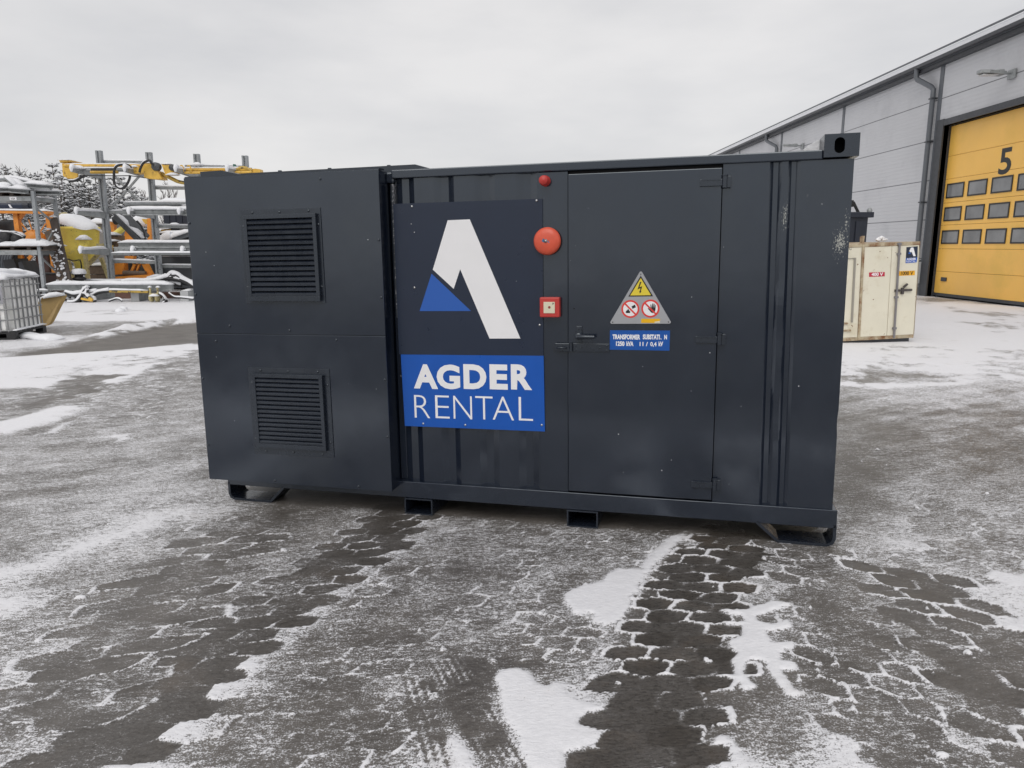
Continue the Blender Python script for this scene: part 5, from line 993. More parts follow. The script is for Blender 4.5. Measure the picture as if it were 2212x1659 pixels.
# black ribbed spool
t = thing('ribbed_spool', 'black ribbed spool with a round snow cap in front of the hopper', 'spool', gnd(A(652, 1150, 23.3))); o_ = A(652, 1078, 23.3); h_ = o_.z-.1; rs = px_m(52, 23.3)
q = MB(); pr = [(0, -h_)]
for i in range(4): z = -h_+h_*i/4; pr += [(rs, z), (rs, z+.05), (rs*.58, z+.09), (rs*.58, z+h_/4-.02)]
q.lathe(o_, (0, 0, 1), pr+[(rs, -.02), (rs, 0), (0, 0)], 20); q.build('spool', 'rubber', t); q = MB(); q.lathe(o_, (0, 0, 1), [(rs*1.05, 0), (rs*1.08, .06), (rs*.95, .13), (rs*.5, .16), (0, .17)], 20); q.build('snow_cap', 'snow', t)
# ---- pallet rack at the left edge
YR = 22.5
pa = A(268, 392, YR); xr = pa.x; zt_ = pa.z
PR = thing('pallet_rack', 'grey pallet rack with two beam levels at the left edge, under snowy steel', 'rack', (xr-1.5, YR, 0))
for y, zz in ((YR, zt_), (YR+1.02, zt_-.02)):
    q = MB(); q.box(xr-.048, xr+.048, y-.025, y+.025, .02, zz); q.box(xr-.048, xr-.034, y+.025, y+.07, .02, zz); q.box(xr+.034, xr+.048, y+.025, y+.07, .02, zz); q.build('post', 'galv_holes', PR)
    q = MB(); q.box(xr-.12, xr+.12, y-.08, y+.12, 0, .02); q.build('foot_plate', 'galv', PR)
q = MB(); q.box(xr-3.9, xr-3.75, YR-.03, YR+.1, .02, zt_); q.build('post', 'galv_holes', PR)
zb1 = A(268, 457, YR).z; zb2 = A(268, 902, YR).z
for z in (zb1, zb2):
    for y in (YR-.02, YR+1.02):
        q = MB(); q.box(xr-3.75, xr-.049, y-.03, y+.03, z-.07, z+.07, b=.006); q.build('beam', 'galv', PR)
    q = MB(); q.box(xr-.03, xr+.03, YR+.03, YR+1.0, z-.06, z+.05); q.build('side_bar', 'galv', PR)
for a, b in ((zb1-.25, zb2+.85), (zb2+.85, zb2-.05), (zb2-.15, .7), (.7, .15)):
    q = MB(); i = (zb1-.25 == a or a == zb2-.15); q.bar((xr, YR+.05, a), (xr, YR+1.0, b), .04, .05) if i else q.bar((xr, YR+1.0, a), (xr, YR+.05, b), .04, .05); q.build('diagonal', 'galv', PR)
a = A(80, 457, YR-.06); q = MB(); q.box(a.x, a.x+px_m(54, YR), YR-.062, YR-.0505, zb1-.045, zb1+.045); tg_ = reg(q.build('shelf_tag', 'white', PR), PR); q = MB(); lay(q, text('1A3A', px_m(34, YR), .065, .02), lambda u_, v_: (a.x+px_m(9, YR)+u_, YR-.0635, zb1-.032+v_)); q.build('tag_lettering', 'sign_black', tg_)
snowcap(PR, (Vector((xr+.0, YR+.1, zb1+.05)), Vector((xr, YR+1.0, zb1+.05)), .12, .07), (Vector((xr-.1, YR+1.02, zt_)), Vector((xr+.1, YR+1.02, zt_)), .14, .05))
def pallet(label, x0, x1, ytop, ybot, Y, dp=.9):
    a = A(x0, ytop, Y); b = A(x1, ybot, Y); t = thing('wooden_pallet', label, 'pallet', ((a.x+b.x)/2, Y+dp/2, b.z), group='pallets on the rack'); h = a.z-b.z; n = 3
    q = MB(); q.box(a.x, b.x, Y, Y+dp, a.z-h*.25, a.z); q.box(a.x, b.x, Y, Y+dp, b.z, b.z+h*.18); q.build('deck', 'wood', t)
    for i in range(n+1):
        x = a.x+(b.x-a.x-.12)*i/n; q = MB(); q.box(x, x+.12, Y+.02, Y+dp-.02, b.z+h*.19, a.z-h*.26); q.build('block', 'wood_dark', t)
    return t, a, b
t, a, b = pallet('grey wooden pallet on the upper rack beams under galvanised steel', -120, 205, 400, 440, YR)
t, a, b = pallet('grey wooden pallet on the lower rack beams under a snow sheet', -60, 390, 848, 885, YR)
snowcap(t, (Vector((a.x, YR+.4, a.z)), Vector((b.x+.1, YR+.4, a.z)), 1.0, .14), (Vector((b.x-1.1, YR+.15, a.z)), Vector((b.x+.1, YR+.15, a.z)), .5, .24))
st = thing('steel_sections', 'pile of galvanised steel sections under thick snow on top of the pallet rack', 'steel pile', (xr-1, YR+.5, A(100, 400, YR).z))
for L_ in (((-100, 388), (118, 388), .5), ((115, 392), (245, 402), .45), ((-100, 360), (140, 362), .8), ((180, 345), (390, 360), .75), ((120, 398), (430, 405), .9)):
    p, r2, dy = A(*L_[0], YR), A(*L_[1], YR), L_[2]; p.y += dy-.5; r2.y += dy-.5; q = MB(); q.bar(p+Vector((0, 0, .05)), r2+Vector((0, 0, .05)), .3, .03); q.bar(p-Vector((0, 0, .05)), r2-Vector((0, 0, .05)), .3, .03); q.bar(p, r2, .03, .1); q.build('section', 'galv', st); snowcap(st, (p+Vector((0, 0, .06)), r2+Vector((0, 0, .06)), .42, .12))
for L_ in (((52, 282), (155, 372), .2), ((100, 300), (212, 375), .3), ((60, 280), (330, 345), .7), ((-60, 310), (60, 300), .6), ((300, 330), (420, 390), .9)):
    p, r2 = A(*L_[0], YR+L_[2]), A(*L_[1], YR+L_[2]); q = MB(); q.bar(p, r2, .22, .06); q.build('section', 'galv', st); snowcap(st, (p+Vector((0, 0, .03)), r2+Vector((0, 0, .03)), .27, .10))
# things in and behind the pallet rack
YO = 25.0
eng = thing('engine_block', 'black engine with snowy hoses on the lower rack pallet', 'engine', A(90, 848, 23.0))
q = MB(); p = A(60, 790, 23.0); q.box(p.x-1.1, p.x+.75, 22.8, 23.4, A(60, 846, 23).z, p.z, b=.05); q.lathe(A(45, 770, 22.75), (0, -1, 0), [(px_m(38, 23), -.1), (px_m(38, 23), .06), (px_m(20, 23), .08), (0, .1)], 16); q.lathe(A(130, 790, 22.75), (0, -1, 0), [(px_m(34, 23), -.1), (px_m(34, 23), .05), (0, .06)], 14); q.build('block', 'rubber', eng)
for L_ in (((0, 740), (60, 735), (110, 748), (160, 760), (200, 785)), ((70, 745), (110, 730), (150, 745), (205, 775)), ((-40, 730), (20, 725), (60, 745))): q = MB(); q.tube(spl([A(x, y, 22.9) for x, y in L_]), .05, 8); q.build('hose', 'dark_steel', eng); snowcap(eng, (A(*L_[0], 22.9)+Vector((0, 0, .04)), A(*L_[2], 22.9)+Vector((0, 0, .04)), .13, .05), (A(*L_[2], 22.9)+Vector((0, 0, .04)), A(*L_[-1], 22.9)+Vector((0, 0, .04)), .13, .05))
cd = thing('cable_drum_frame', 'orange cable drum frame with a large black drum behind the pallet rack', 'cable drum', gnd(A(200, 1130, YO)))
q = MB(); q.bar(A(-150, 565, YO), A(430, 572, YO), .5, px_m(22, YO)); q.build('top_beam', 'orange', cd); snowcap(cd, (A(-150, 554, YO), A(430, 562, YO), .55, .07))
for x in (-120, 138, 405): q = MB(); a = A(x, 575, YO); q.box(a.x-.075, a.x+.075, YO-.1, YO+.08, .05, a.z); q.build('upright', 'orange', cd)
q = MB(); q.bar(A(130, 1090, YO), A(260, 930, YO), .1, .1); q.build('stay', 'orange', cd); q = MB(); q.bar(A(165, 620, YO), A(195, 575, YO), .1, .1); q.build('stay', 'orange', cd)
o_ = A(290, 880, YO+.6)
q = MB(); q.lathe(A(40, 790, YO+.6)-Vector((1.2, 0, 0)), (1, .10, 0), [(0, 0), (px_m(140, YO), 0), (px_m(150, YO), .1), (px_m(140, YO), .2), (px_m(150, YO), .3), (px_m(140, YO), .4), (px_m(150, YO), .5), (px_m(140, YO), .6), (px_m(150, YO), .7), (px_m(150, YO), px_m(360, YO)), (0, px_m(360, YO))], 28); q.build('drum', 'rubber', cd)
q = MB(); q.lathe(A(290, 800, YO-.05), (.35, -1, 0), [(px_m(84, YO), 0), (px_m(84, YO), .05), (px_m(20, YO), .06), (0, .06)], 32); q.build('drum_flange', 'orange', cd)
for k_ in range(7): an = .5+k_*.42; q = MB(); c_ = A(290, 800, YO-.12); q.bar(c_+Vector((math.cos(an), 0, math.sin(an)))*px_m(80, YO), c_+Vector((math.cos(an), 0, math.sin(an)))*px_m(165, YO), .03, .03, (0, 1, 0)); q.build('spoke', 'orange', cd)
nr = thing('navy_tank', 'navy blue tank with white lettering and snow, above the orange frame', 'tank', A(100, 553, YO))
q = MB(); a = A(-160, 518, YO+.1); b = A(205, 518, YO+.1); rt = px_m(38, YO); q.tube([a, b], rt, 24); q.build('tank_body', 'navy', nr)
q = MB(); q.tube([A(205, 518, YO+.1), A(250, 518, YO+.1)], rt*.96, 24); q.lathe(A(250, 518, YO+.1), (1, 0, 0), [(rt*.5, .0), (rt*.45, .04), (0, .05)], 16); q.build('end_cap', 'dkblue', nr)
q = MB(); yy = YO+.1-rt-.004; q.prism([A(66, 505, yy), A(82, 505, yy), A(102, 532, yy), A(84, 532, yy)], (0, .03, 0)); q.build('logo_stroke', 'white', nr); q = MB(); p = A(34, 556, YO-.2); lay(q, text('AGDER', px_m(84, YO), .17, .03), lambda u_, v_: (A(34, 552, yy).x+u_, yy+.05, A(34, 556, yy).z+v_*.6)); q.build('lettering', 'white', nr)
snowcap(nr, (A(-160, 489, YO+.1), A(190, 489, YO+.1), rt*1.5, .05))
t = thing('hose_coils', 'upright row of ribbed grey hose coils under the lower rack shelf', 'hoses', gnd(A(60, 1010, YO)))
for i in range(9): q = MB(); c_ = A(-20+i*22, 985, 24.6+.03*i); q.tube([c_+Vector((.06*math.sin(a_), 0, 0))+Vector((.13*math.cos(a_), .25*math.cos(a_), .45*math.sin(a_))) for a_ in [j*math.pi/8 for j in range(17)]], .05, 7, caps=False); q.build('coil', 'grey_tarp', t)
for lb, x0, y0, x1, y1, Y, m_ in (('black plastic bin under the lower rack shelf, nearest the coils', 25, 965, 150, 1060, 23.3, 'rubber'), ('slanted dark bin under the rack shelf, beside the rack post', 150, 985, 215, 1060, 23.1, 'trim_dark')):
    q = MB(); a = A(x0, y0, Y); b = A(x1, y1, Y); q.prism([(a.x, Y, a.z), (b.x-.1, Y, a.z+.05), (b.x, Y, b.z), (b.x, Y, .02), (a.x+.1, Y, .02)], (0, .7, 0)); rootmesh(q, 'storage_bin', m_, lb, 'bin', 'bins under the rack')
for lb, x0, y0, x1, Y, m_ in (('brown steel box on the ground behind the pallet rack post', 285, 1082, 470, 24.6, mat('brown_box', (.07, .045, .04), .6, var=.2)), ('dark red-brown cabinet behind the pallet rack diagonal', 290, 930, 395, 25.2, mat('maroon_cabinet', (.085, .045, .04), .55, var=.2))):
    t = thing('steel_box', lb, 'box', gnd(A((x0+x1)/2, 1150, Y))); q = MB(); a = A(x0, y0, Y); b = A(x1, y0, Y); q.box(a.x, b.x, Y, Y+.8, .02, a.z, b=.02); q.build('body', m_, t); q = MB(); q.box(a.x-.02, b.x+.02, Y-.02, Y+.82, a.z, a.z+.05, b=.01); q.build('lid', M['dark_steel'], t)
# ---- orange machine behind the cantilever rack
YM = 27.2
om = thing('orange_rig', 'orange steel rig frame with braces standing behind the cantilever rack', 'machine', gnd(A(1090, 1135, YM)))
def opz(nm, pts, th=.14, m_='orange', Y=YM): q = MB(); q.prism([A(x, y, Y) for x, y in pts], (0, th, 0)); q.build(nm, m_, om)
opz('upright', [(1214, 620), (1242, 620), (1245, 812), (1218, 812)], .2); opz('upright', [(905, 640), (940, 640), (945, 760), (925, 760)], .2)
opz('side_plate', [(1040, 705), (1088, 700), (1168, 812), (1010, 815)], .1, Y=YM+.2); opz('side_plate', [(1125, 622), (1220, 625), (1220, 668), (1150, 660)], .1, 'mach_yellow', YM+.3)
opz('bottom_beam', [(945, 1102), (1250, 1082), (1250, 1108), (950, 1134)], .4, Y=YM-.3); opz('valve_box', [(945, 992), (1022, 988), (1028, 1078), (950, 1085)], .3)
opz('brace', [(1055, 1100), (1080, 1090), (1130, 985), (1105, 985)], .12); opz('brace', [(1110, 1085), (1122, 1082), (1160, 990), (1145, 988)], .1)
opz('end_leg', [(1165, 990), (1200, 985), (1248, 1080), (1248, 1092), (1220, 1092)], .25); opz('top_bar', [(1095, 982), (1200, 982), (1200, 998), (1095, 998)], .2)
opz('mast', [(1030, 930), (1100, 930), (1100, 985), (1030, 985)], .25, Y=YM+.2)
q = MB(); q.tube([A(1022, 1072, YM-.1), A(1205, 1078, YM-.1)], .10, 12); q.build('cylinder', M['wood'], om); q = MB(); q.box(A(960, 1000, YM+.4).x, A(1240, 1000, YM+.4).x, YM+.5, YM+1.5, .3, A(1000, 985, YM+.5).z); q.build('gear_housing', 'dark_steel', om)
snowcap(om, (A(905, 640, YM), A(1010, 660, YM), .5, .12), (A(1100, 668, YM+.6), A(1230, 690, YM+.6), .9, .4), (A(1095, 980, YM), A(1200, 980, YM), .22, .06))
ya = thing('hydraulic_arm', 'yellow hydraulic arm with rusty head and grey chute, leaning behind the rack', 'machine arm', A(950, 900, 25.6))
q = MB(); q.tube([A(935, 765, 25.6), A(1060, 668, 25.6)], [px_m(24, 25.6), px_m(24, 25.6)], 14); q.build('boom', 'hop_yellow', ya)
rusty = mat('rusty_gear', (.20, .12, .06), .7, var=.3, vscale=5, dirt=(.05, .035, .025), dscale=4, damt=.8)
q = MB(); q.box(A(880, 800, 25.4).x, A(985, 800, 25.4).x, 25.3, 25.8, A(900, 830, 25.4).z, A(900, 760, 25.4).z, b=.04); q.prism([A(x, y, 25.3) for x, y in ((880, 820), (950, 825), (935, 885), (915, 905), (880, 890))], (0, .35, 0)); q.lump(.05, 4.); q.build('head', rusty, ya)
q = MB(); q.prism([A(x, y, 25.25) for x, y in ((897, 838), (935, 838), (928, 880), (905, 880))], (0, .06, 0)); q.build('guard', 'mach_yellow', ya)
q = MB(); q.bar(A(985, 585, 25.2), A(1185, 790, 25.2), .5, px_m(44, 25.2), (0, -.3, 1)); q.build('chute', 'dark_steel', ya); q = MB(); q.tube([A(945, 640, 25.5), A(1000, 625, 25.5)], px_m(34, 25.5), 14); q.build('motor', 'rubber', ya)
snowcap(ya, (A(975, 575, 25.2), A(1090, 690, 25.2), .45, .09), (A(1090, 690, 25.2), A(1195, 785, 25.2), .45, .09), (A(895, 758, 25.4), A(985, 758, 25.4), .35, .1), (A(945, 612, 25.5), A(1000, 600, 25.5), .3, .08), (A(882, 812, 25.2), A(985, 806, 25.2), .25, .07)); q = MB(); q.tube(spl([A(1130, 640, 25.2), A(1165, 680, 25.2), A(1190, 740, 25.2), A(1200, 800, 25.2)]), .03, 7); q.build('hose', 'rubber', ya)
# dark slatted shed, black machine and snowy-roofed container at the back
YS = 29.0
sh_ = thing('slatted_container', 'dark grey ribbed container on the ground behind the rack, partly behind the main one', 'container', gnd(A(1450, 1120, YS)))
a = A(1318, 935, YS); b = A(1900, 1130, YS); q = MB(); q.box(a.x, b.x, YS, YS+2.4, .05, a.z, b=.02); q.build('body', M['trim'], sh_); nsl = 9
for i in range(nsl): q = MB(); z = .25+(a.z-.4)*i/nsl; q.prism([(a.x+1.5, YS-.002, z), (a.x+1.5, YS-.08, z+.03), (a.x+1.5, YS-.002, z+.17)], (2.6, 0, 0)); q.build('slat', 'trim_dark', sh_)
snowcap(sh_, (Vector((a.x, YS+.6, a.z)), Vector((b.x, YS+.6, a.z)), 1.3, .2))
bm2 = thing('black_machine', 'black machine with yellow edge and snowy lifting arm behind the rack', 'machine', gnd(A(1450, 900, 28.2)))
def pz(nm, pts, th, m_, Y=28.2): q = MB(); q.prism([A(x, y, Y) for x, y in pts], (0, th, 0)); q.build(nm, m_, bm2)
pz('body', [(1330, 780), (1560, 760), (1700, 760), (1700, 930), (1330, 930)], 1.2, 'rubber'); pz('hood', [(1330, 712), (1412, 712), (1412, 745), (1330, 745)], .6, 'mach_yellow'); pz('cab', [(1412, 690), (1480, 690), (1480, 775), (1412, 775)], .8, 'dkblue'); pz('tank', [(1485, 705), (1560, 705), (1560, 745), (1485, 745)], .5, 'concrete')
q = MB(); q.bar(A(1370, 815, 28.0), A(1600, 735, 28.0), .35, .22); q.build('lifting_arm', 'trim', bm2); q = MB(); q.tube([A(1312, 748, 28.0), A(1570, 748, 28.0)], .05, 8); q.tube([A(1380, 748, 28.0), A(1385, 815, 28.0)], .04, 8); q.build('hand_rail', 'rubber', bm2)
snowcap(bm2, (A(1365, 810, 28.0), A(1600, 726, 28.0), .5, .2), (A(1312, 742, 28.0), A(1580, 742, 28.0), .2, .1), (A(1320, 708, 28.3), A(1412, 708, 28.3), .6, .14), (A(1412, 682, 28.3), A(1478, 682, 28.3), .6, .12), (A(1485, 702, 28.3), A(1560, 702, 28.3), .5, .12)); q = MB(); q.tube([A(1345, 815, 27.9), A(1365, 775, 27.9), A(1420, 762, 27.9)], .16, 10); q.build('snow_cap', 'snow', bm2)
YW = 33.0; wc = thing('far_container', 'dark blue container with a thick snow roof, far behind the rack', 'container', gnd(A(1480, 650, YW))); a = A(1340, 520, YW); b = A(1800, 660, YW); q = MB(); q.box(a.x, b.x, YW, YW+2.4, .1, a.z, b=.02)
for i in range(14): q.box(a.x+.15+i*.28, a.x+.28+i*.28, YW-.03, YW, .3, a.z-.15)
q.build('body', 'dkblue', wc); q = MB(); cap(q, Vector((a.x-.1, YW+1, a.z)), Vector((b.x, YW+1, a.z)), 2.6, .42, seg=20); q.build('snow_cap', 'snow', wc)
# ---- liquid container (cage tank) on a black pallet
n0 = gp(33, 734); n1 = gp(96, 719); dx = (n1-n0); dx.z = 0; dx.normalize(); dl = Vector((-dx.y, dx.x, 0))
IM = Matrix.Identity(4)
for i, v in enumerate((-dl, dx, Vector((0, 0, 1)))):
    for j in range(3): IM[j][i] = v[j]
IM.translation = n0+dl*.5+dx*.6                          # local x to the right, y away; tank is 1.0 x 1.2
T_ = thing('liquid_container', 'dirty white caged liquid container on a black pallet with snow on top', 'liquid tank', m=IM)
tb = lambda mb, n, m_, par=T_: mb.build(n, m_, par, world=False)
M['tank_white'] = mat('milky_plastic', (.84, .84, .83), .45, var=.1, vscale=5, dirt=(.70, .70, .67), dscale=4, damt=.4)
q = MB(); q.box(-.5, .5, -.6, .6, .11, .14); q.box(-.5, .5, -.6, .6, .0, .03)
for x in (-.43, 0, .43):
    for y in (-.53, 0, .53): q.box(x-.07, x+.07, y-.07, y+.07, .03, .11)
tb(q, 'pallet', 'rubber')
q = MB(); n = 0
bmm = bmesh.new(); bmesh.ops.create_cube(bmm, size=1)
for v in bmm.verts: v.co = Vector((v.co.x*.94, v.co.y*1.14, .16+.92*(v.co.z+.5)))
bmesh.ops.bevel(bmm, geom=[e for e in bmm.edges if abs((e.verts[0].co-e.verts[1].co).z) > .5], offset=.12, segments=5, affect='EDGES'); bmesh.ops.bevel(bmm, geom=[e for e in bmm.edges if abs((e.verts[0].co-e.verts[1].co).z) < .01 and max(e.verts[0].co.z, e.verts[1].co.z) > 1.0], offset=.05, segments=3, affect='EDGES')
bmm.verts.index_update(); q.add([v.co.copy() for v in bmm.verts], [[v.index for v in f.verts] for f in bmm.faces]); bmm.free(); tb(q, 'bottle', 'tank_white')
q = MB()
for z in (.165, .36, .55, .75, .97, 1.12):
    P_ = []
    for cxs, cys, a0 in ((.42, -.52, -90), (.42, .52, 0), (-.42, .52, 90), (-.42, -.52, 180)):
        for k_ in range(4): a_ = R(a0+k_*30); P_.append((cxs+.07*math.cos(a_), cys+.07*math.sin(a_), z))
    P_.append(P_[0]); q.tube(P_, .012, 7, caps=False)
for k_ in range(7):
    y = -.50+k_*1.0/6
    for x in (-.485, .485): q.tube([(x, y, .14), (x, y, 1.12)], .0135, 7)
for k_ in range(7):
    x = -.40+k_*.8/6
    for y in (-.585, .585): q.tube([(x, y, .14), (x, y, 1.12)], .0135, 7)
tb(q, 'cage', mat('cage_tube', (.27, .275, .28), .5, metal=.2, var=.1))
q = MB(); q.box(-.46, .38, -.607, -.601, .66, .99); pn = tb(q, 'name_plate', mat('dull_plate', (.34, .34, .37), .5, var=.1)); q = MB(); q.box(-.2, .34, -.6095, -.607, .72, .82); o = tb(q, 'dark_label', 'navy'); o.parent = pn
q = MB(); cap(q, (0, -.62, 1.10), (0, .62, 1.10), 1.04, .13, seg=16); q.lump(.035, 4.); tb(q, 'snow_cap', 'snow'); q = MB(); q.tube(spl([Vector((-.55, -.5, 1.25)), Vector((-.1, -.45, 1.27)), Vector((.3, -.2, 1.22)), Vector((.35, .3, 1.18)), Vector((.0, .5, 1.2))]), .06, 8); q.lump(.035, 4.); tb(q, 'snowy_hose', 'snow')
q = MB(); cap(q, (.49, -.58, .165), (.49, .58, .165), .09, .03); tb(q, 'snow_cap', 'snow')
# tan panel behind the liquid container
c3_ = lambda x, y: (x*.13072, 526.7+y*.13072)
tp = thing('tan_panel', 'worn tan plastic panel with rounded corners, leaning behind the caged tank', 'panel', gnd(at(*c3_(760, 1350), 15.3)))
pts = [at(*c3_(x, y), Y) for x, y, Y in ((560, 975, 15.25), (650, 960, 15.3), (690, 890, 15.3), (1030, 852, 15.6), (1042, 885, 15.6), (830, 1300, 15.25), (790, 1350, 15.2), (720, 1362, 15.2), (560, 1362, 15.1))]
q = MB(); q.prism(pts, (.03, .09, .02)); q.build('sheet', mat('tan_plastic', (.40, .27, .10), .5, var=.12, vscale=3, dirt=(.26, .17, .07), dscale=2.2, damt=.45), tp)
snowcap(tp, (pts[1]+Vector((0, .05, -.02)), pts[2]+Vector((0, .05, .0)), .12, .07), (pts[2]+Vector((-.02, .05, -.02)), pts[3]+Vector((.02, .05, 0)), .16, .10))
# clods on the snow field
for (x, y, s_), lb in (((1015, 1368, .09), 'dark-bottomed snow clod lying on the open snow before the rack'), ((992, 1388, .10), 'pale snow clod just below the dark-bottomed one on the open snow')):
    p = gp(*c1(x, y)); q = MB(); q.lathe(p, (0, 0, 1), [(s_*1.3, -.02), (s_*1.2, s_*.3), (s_*.7, s_*.7), (0, s_*.8)], 10); q.lump(.04, 8.); rootmesh(q, 'snow_clod', 'snow', lb, 'snow clod', 'snow clods')
for k_, (D0, D1, lb) in enumerate((((55, 728), (118, 735), 'wavy strip of heaped snow on the ground by the black pallet'),)):
    p, r2 = gp(*D0), gp(*D1); q = MB(); cap(q, p, r2, .35, .11, seg=16); q.lump(.07, 3.); rootmesh(q, 'snow_heap', 'snow', lb, 'snow heap')
# ------------------------------------------------------------------ snowy pines and bare birches beyond the yard
M['needles'] = mat('pine_needles', (.105, .110, .107), .7, var=.35, vscale=3)
M['bark'] = mat('pine_bark', (.085, .065, .052), .85, var=.3, vscale=5)
M['twig'] = mat('bare_twig', (.11, .09, .085), .85)
M['crown_snow'] = mat('snow_on_branches', (.78, .79, .82), .7)
def pine(seed, h, wid, bare=.22, open_=.0):
    rnd = random.Random(seed); nd = MB(); sn = MB(); tk = MB()
    lean = Vector((rnd.uniform(-.02, .02), rnd.uniform(-.02, .02), 1))
    tk.tube([lean*h*t for t in (0, .2, .5, .8, 1)], [h*.017, h*.014, h*.010, h*.005, h*.002], 7)
    z = h*bare
    while z < h*.985:
        f = (z-h*bare)/(h*(1-bare)); ln = wid*(1-f)**.9*rnd.uniform(.75, 1.1)+.16; nb = 5 if f < .8 else 4; a0 = rnd.uniform(0, 6.28)
        for k in range(nb):
            a = a0+6.283*k/nb+rnd.uniform(-.35, .35); L_ = ln*rnd.uniform(.7, 1.15); rise = (.25+.75*f) if f > .5 else .15
            o = lean*z; dr = Vector((math.cos(a), math.sin(a), 0)); pts = [o+dr*L_*t+Vector((0, 0, L_*(rise*t*(1.0-.25*t)-.28*(1-f)*t*t))) for t in (0, .35, .7, 1)]
            tk.tube(pts, [.012+.012*(1-f), .012, .008, .004], 4, caps=False)
            nc = max(4, int(L_/.085))
            for c in range(nc):
                t = .22+.78*(c+rnd.random())/nc; i = min(2, int(t*3)); u = t*3-i; p = pts[i].lerp(pts[i+1], min(1, u))+Vector((rnd.uniform(-.14, .14), rnd.uniform(-.14, .14), rnd.uniform(-.06, .08)))*(.6+.5*L_)
                s_ = rnd.uniform(.10, .19)*(1.1-.3*f)
                for _ in range(6):
                    d = (dr*rnd.uniform(.1, 1)+Vector((rnd.uniform(-.8, .8), rnd.uniform(-.8, .8), rnd.uniform(-.25, .9)))).normalized(); e = d.cross(Vector((rnd.uniform(-1, 1), rnd.uniform(-1, 1), rnd.uniform(-1, 1)))).normalized()*s_*.17
                    nd.add([p-e, p+e, p+d*s_*1.25], [(0, 1, 2)])
                if rnd.random() < 1.05*(1-.35*f):
                    w = s_*rnd.uniform(.55, 1.1); q0 = p+Vector((0, 0, .05)); ax = dr*w*1.3+Vector((0, 0, -w*.25)); sd_ = Vector((-dr.y, dr.x, rnd.uniform(-.3, .3)))*w*.55
                    sn.add([q0-ax, q0+sd_, q0+ax, q0-sd_, q0+Vector((0, 0, w*.42)), q0-Vector((0, 0, w*.12))], [(0, 1, 4), (1, 2, 4), (2, 3, 4), (3, 0, 4), (1, 0, 5), (2, 1, 5), (3, 2, 5), (0, 3, 5)])
        z += h*(.030+.022*f)*rnd.uniform(.8, 1.2)+.03
    def mk(mb, n, m):
        me = bpy.data.meshes.new(n); me.from_pydata([tuple(v) for v in mb.v], [], mb.f); me.materials.append(M[m]); return me
    return mk(tk, 'trunk', 'bark'), mk(nd, 'crown', 'needles'), mk(sn, 'snow', 'crown_snow')
KIND = [pine(11, 7.0, 1.9, .06), pine(12, 7.0, 1.7, .05), pine(13, 7.0, 2.1, .08), pine(14, 7.0, 1.5, .1)]
def plant(kind, x, ytop, Y, label, rz, grp, wide=1.):
    p = A(x, ytop, Y); s_ = (p.z-0)/7.0; t = thing('pine_tree', label, 'tree', (p.x, Y, 0), rz, grp)
    for nm, me in zip(('trunk', 'crown', 'snow'), KIND[kind]):
        o = bpy.data.objects.new(nm, me); COL.objects.link(o); o.parent = t
        if nm == 'snow': o.name = 'snow_cover'; o['kind'] = 'stuff'
    t.scale = (s_*wide, s_*wide, s_)
G_ = 'snowy pines behind the racks'
CL = 'snow-laden pine in the dense clump behind the yellow hopper'
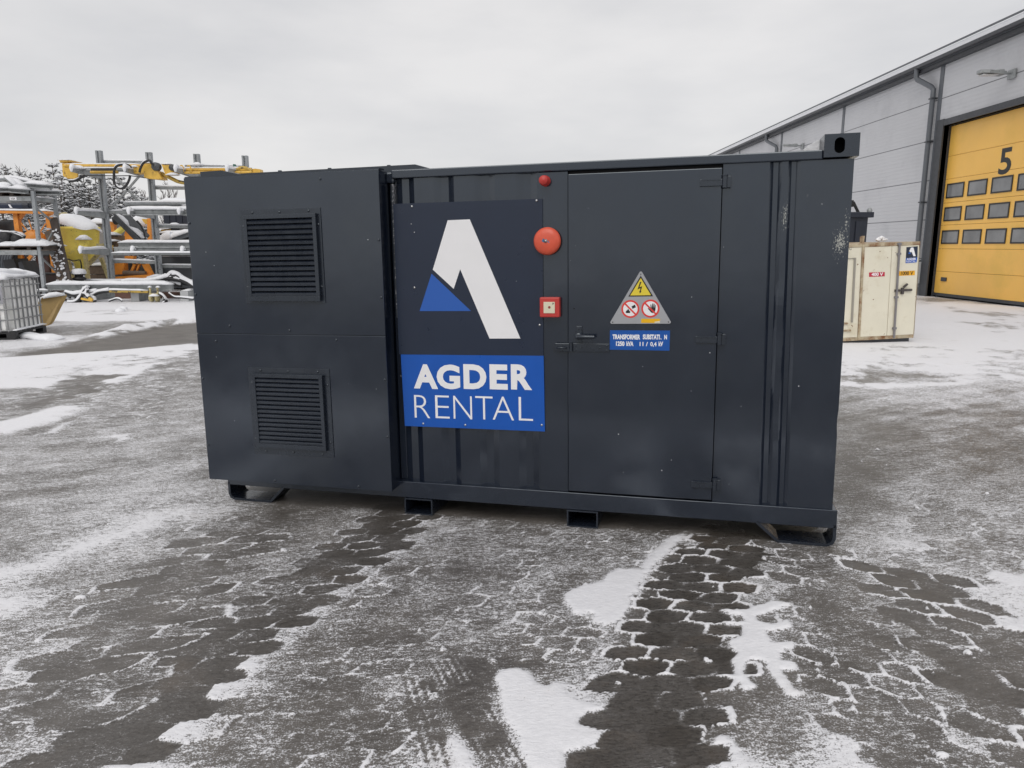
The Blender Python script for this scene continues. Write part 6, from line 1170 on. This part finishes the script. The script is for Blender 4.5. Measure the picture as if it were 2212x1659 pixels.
for a in ((0, 432, 162, 41, 'tallest snowy pine, rising just left of the yellow boom bracket', .3, 1.2), (3, 62, 178, 46, 'thin-topped snowy pine behind the pallet rack, leftmost of the tall ones', 1.2, 1.),
          (1, -20, 215, 44, 'snowy pine cut by the left edge of the picture', 2.2, 1.), (3, 152, 212, 47, 'slender snowy pine, second from the left edge', 2.9, 1.), (3, 232, 238, 46, 'small pointed pine in the gap behind the steel pile', 4.2, 1.), (3, 300, 228, 46, 'small pine left of the tallest pine', 5.1, .9),
          (2, 345, 300, 42, CL, .7, 1.2), (2, 520, 265, 40, CL, 1.5, 1.4), (0, 600, 285, 41, CL, 2.4, 1.3), (1, 690, 270, 42, CL, 3.2, 1.4), (2, 770, 255, 43, CL, 4.4, 1.3), (0, 850, 275, 42, CL, 5.2, 1.2), (1, 930, 290, 43, CL, .1, 1.3), (2, 480, 330, 38.5, CL, 4.9, 1.2), (1, 640, 350, 38, CL, 5.6, 1.3), (0, 730, 360, 38.2, CL, 1.9, 1.2), (2, 860, 370, 39, CL, 2.7, 1.2),
          (1, 1010, 290, 44, 'snowy pine seen through the crossed rack braces', 1.1, 1.2), (3, 1075, 345, 45, 'snowy pine just right of the crossed rack braces', 3.6, 1.1), (3, 1125, 378, 46, 'low pointed pine between the two rack posts', 5.8, 1.), (3, 1208, 430, 48, 'lowest snowy pine, peeping out left of the second rack post', 2.0, 1.1), (1, 1170, 450, 47, 'bushy low pine beside the second rack post', 3.0, 1.2),
          (2, 200, 330, 43, 'bushy snowy pine behind the orange drum frame', 3.9, 1.2), (0, 380, 360, 40, 'bushy snowy pine between the two rack uprights', 1.0, 1.1)):
    plant(a[0], a[1], a[2], a[3], a[4], a[5], G_, a[6])
def birch(x, ytop, Y, label, seed, n=26):
    rnd = random.Random(seed); p = A(x, ytop, Y); h = p.z; t = thing('bare_birch', label, 'tree', (p.x, Y, 0), 0, 'bare birches behind the racks'); q = MB(); q.tube([(p.x, Y, 0), (p.x+.05, Y, h*.5), (p.x, Y, h)], [.06, .04, .008], 6); q.build('trunk', 'twig', t); q = MB()
    for i in range(n):
        z = h*(.3+.68*i/n); a = rnd.uniform(0, 6.28); L_ = (h-z)*.35+.35; d = Vector((math.cos(a)*.55, math.sin(a)*.55, .9)).normalized(); o = Vector((p.x+.02, Y, z)); b = o+d*L_; q.tube([o, o+d*L_*.5+Vector((0, 0, .02)), b], [.016, .012, .006], 4, caps=False)
        for j in range(3): s0 = o.lerp(b, rnd.uniform(.3, .9)); d2 = (d+Vector((rnd.uniform(-.6, .6), rnd.uniform(-.6, .6), rnd.uniform(-.1, .3)))).normalized(); q.tube([s0, s0+d2*L_*.4], [.009, .005], 3, caps=False)
    o = q.build('crown', 'twig', t)
for x, y, Y, lb in ((1385, 325, 44, 'bare birch standing right of the second rack post above the snow roof'), (1345, 390, 45, 'thin bare birch close left of the taller one by the rack'), (1430, 370, 46, 'thin bare birch beside the dark container edge'), (1190, 400, 49, 'bare birch left of the second rack post'), (1160, 395, 50, 'faint bare birch behind the crossed braces'), (160, 190, 52, 'bare birch poking above the pines at left'), (40, 175, 52, 'bare birch above the leftmost pines')):
    birch(x, y, Y, lb, int(x))
